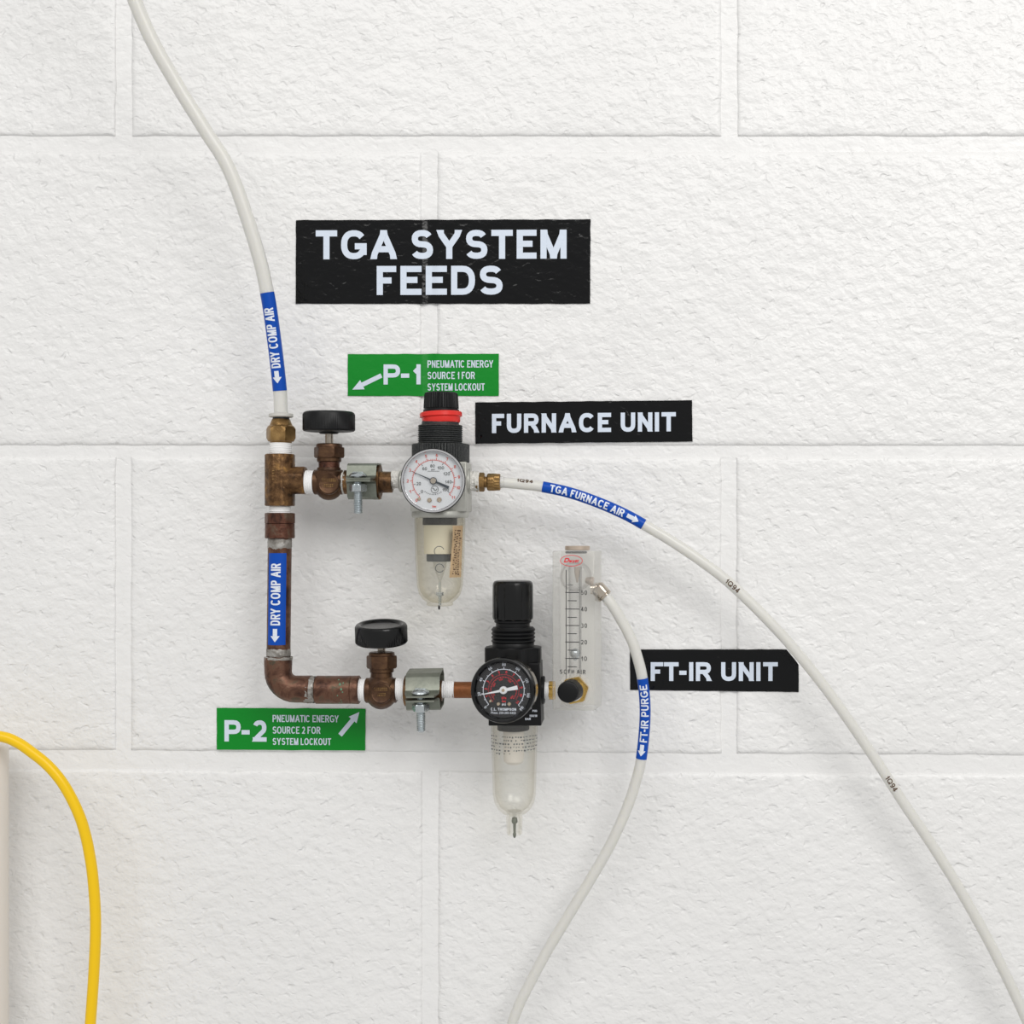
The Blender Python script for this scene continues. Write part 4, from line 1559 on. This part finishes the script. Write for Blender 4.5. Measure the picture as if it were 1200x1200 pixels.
thing('flow_meter', 'clear acrylic flow meter block with black scale and black knob', 'flow meter', W(672, 833, FD))
T_ = 46.0
mb = MB()
mb.prism([F(647, 645.5), F(697, 645.5), F(697, 832.5), F(647, 832.5)], -fout * T_ * uf)
build('block', mb, M['acrylic'], bevel=0.0009)
mb = MB()
mb.prism([F(648, 646.5, -T_ + 1.5), F(696, 646.5, -T_ + 1.5), F(696, 831.5, -T_ + 1.5), F(648, 831.5, -T_ + 1.5)], -fout * 1.0 * uf)
build('frosted_back', mb, M['frosted'])
# vertical tapered bore
mb = MB()
mb.lathe(F(671.3, 664, -14), -fup, [(0, 7.8), (110, 7.4), (140, 7.2)], uf, 32, caps=False)
build('bore', mb, M['bore'])
mb = MB()
mb.lathe(F(671.3, 760.6, -14), -fup, [(0, 0), (.5, 2.6), (2, 4.6), (4, 5.8), (6, 6.1), (8, 5.8), (9.6, 5.2), (14.5, 1.4), (15.4, 0)], uf, 32)
build('float', mb, M['zinc_bright'])
# the large threaded chamber and plug at the top
mb = MB()
mb.lathe(F(671.5, 676, -14), fout, [(-17, 13), (-12, 17.5), (4, 18), (12, 15.5), (13, 14)], uf, 48, lambda a, r, t: r * (1.0 + .14 * abs(cos(a))**2) if False else r, caps=False)
build('chamber', mb, M['chamber'])
mb = MB()
mb.lathe(F(672.5, 664.5, -20), -fup, [(0, 3.6), (8, 3.2), (18, 1.0), (19, 0)], uf, 24)
build('guide_pin', mb, M['tan_cap'])
mb = MB()
mb.lathe(F(684.5, 681, -26), (fex * .8 + fup * -.2), [(-3, 3), (0, 4.6), (6, 5.6)], uf, 24)
build('port_thread', mb, M['tan_cap'])
mb = MB()
mb.lathe(F(673.2, 639.8, -18), -fup, [(0, 13.8), (.4, 14.8), (4.8, 14.8), (5.2, 13.8)], uf, 48); build('top_plug', mb, M['tan_cap'])
mb = MB()
mb.lathe(F(671.6, 646.2, -18), -fup, [(0, 12.2), (.4, 12.8), (2, 12.8), (2.6, 12)], uf, 48); build('seal_ring', mb, M['rubber'])
# scale
mb = MB()


def ff(lift=.3):
    return lambda x, y: F(x, -y, lift)


for i, y in enumerate((694.4, 713.7, 733, 752.4, 771.6)):
    mb.strips([[((662.4, -y + .45), (662.4, -y - .45)), ((678.8, -y + .45), (678.8, -y - .45))]], ff())
    mb.strips(lay_text(str(50 - 10 * i), 681.0, 688, -y - 2.6, -y + 2.6, .75, 3, gap=1.6), ff())
for y in (704, 723.5, 742.6, 762, 781.3):
    mb.strips([[((665, -y + .42), (665, -y - .42)), ((676, -y + .42), (676, -y - .42))]], ff())
mb.strips([[((664.8, -685.2), (664.8, -685.7)), ((671.6, -685.2), (671.6, -685.7))]], ff())
mb.strips([[((663.1, -668), (663.9, -668)), ((663.1, -796), (663.9, -796))], [((679.2, -668), (679.5, -668)), ((679.2, -796), (679.5, -796))]], ff())
mb.strips(lay_text('SCFH AIR', 656, 686.3, -789.8, -784.8, .75, 3, gap=2.2), ff())
build('scale_print', mb, M['print_black'], recalc=False)
mb = MB()
mb.strips([[((669.6 + 12.6 * cos(t), -657.1 + 6.0 * sin(t)), (669.6 + 13.3 * cos(t), -657.1 + 6.7 * sin(t))) for t in [2 * pi * i / 40 for i in range(41)]]], ff(.35))
mb.strips(lay_text('D', 660.6, 666.2, -659.2, -653.8, 1.3, 3, slant=.35), ff(.35))
mb.strips(lay_text('wyer', 666.4, 678, -659.2, -654.8, .9, 3, gap=.3, slant=.3), ff(.36))
build('red_logo', mb, M['print_red2'], recalc=False)
# control valve
mb = MB()
mb.lathe(F(673.5, 808.5, -2), fout, [(0, 21), (2.4, 21), (2.6, 19.5), (2.6, 17)], uf, 56); build('valve_recess', mb, M['acrylic'])
mb = MB()
mb.lathe(F(674, 808.5, .5), fout, [(0, 18), (4.4, 18), (5.4, 16.6), (5.4, 8)], uf, 48, hexfn(14.6, 6, radians(12))); build('brass_nut', mb, M['brass_new'], angle=22)
mb = MB()
mb.lathe(F(674, 808.5, 5), fout, [(0, 12), (7, 12)], uf, 40); build('valve_stem', mb, M['chrome'])
mb = MB()
mb.lathe(F(672, 807.5, 8), fout, [(0, 12.0), (.6, 12.9), (23.5, 12.6), (23.6, 11)], uf, 176,
         lambda a, r, t: r - (1.0 if r > 12.4 and int(a / (2 * pi) * 88) % 2 else 0))
knb = build('control_knob', mb, M['black_dust_sheen'], angle=25)  # greyer skirt: light caught by the knurls is put into its colour
mb = MB()
mb.lathe(F(672, 807.5, 8), fout, [(23.5, 12.5), (25.2, 11.8), (25.8, 10.6), (25.8, 0)], uf, 48); build('knob_cap', mb, M['black'], knb)

# outlet elbow at the upper right side of the meter
thing('elbow_fitting', 'shiny nickel elbow fitting on the right side of the flow meter', 'fitting', W(704, 691, 62))
mb = MB()
dirr = Vector((0.68, 0, -0.73))
uu = U(60)
mb.lathe(W(692, 690, 60), Vector((1, 0, 0)), [(0, 6.5), (7, 6.5), (8, 6)], uu, 40)
build('side_port', mb, M['nickel'])
mb = MB()
mb.lathe(W(699.5, 688.5, 60), dirr, [(-3, 5.5), (0, 9.4), (2, 10), (11, 9.6), (12, 8.6), (12.4, 9.3), (14.6, 9.1), (15.2, 7)], uu, 48, hexfn(9.0, 4, pi / 4))
build('tube_nut', mb, M['nickel'], angle=20)
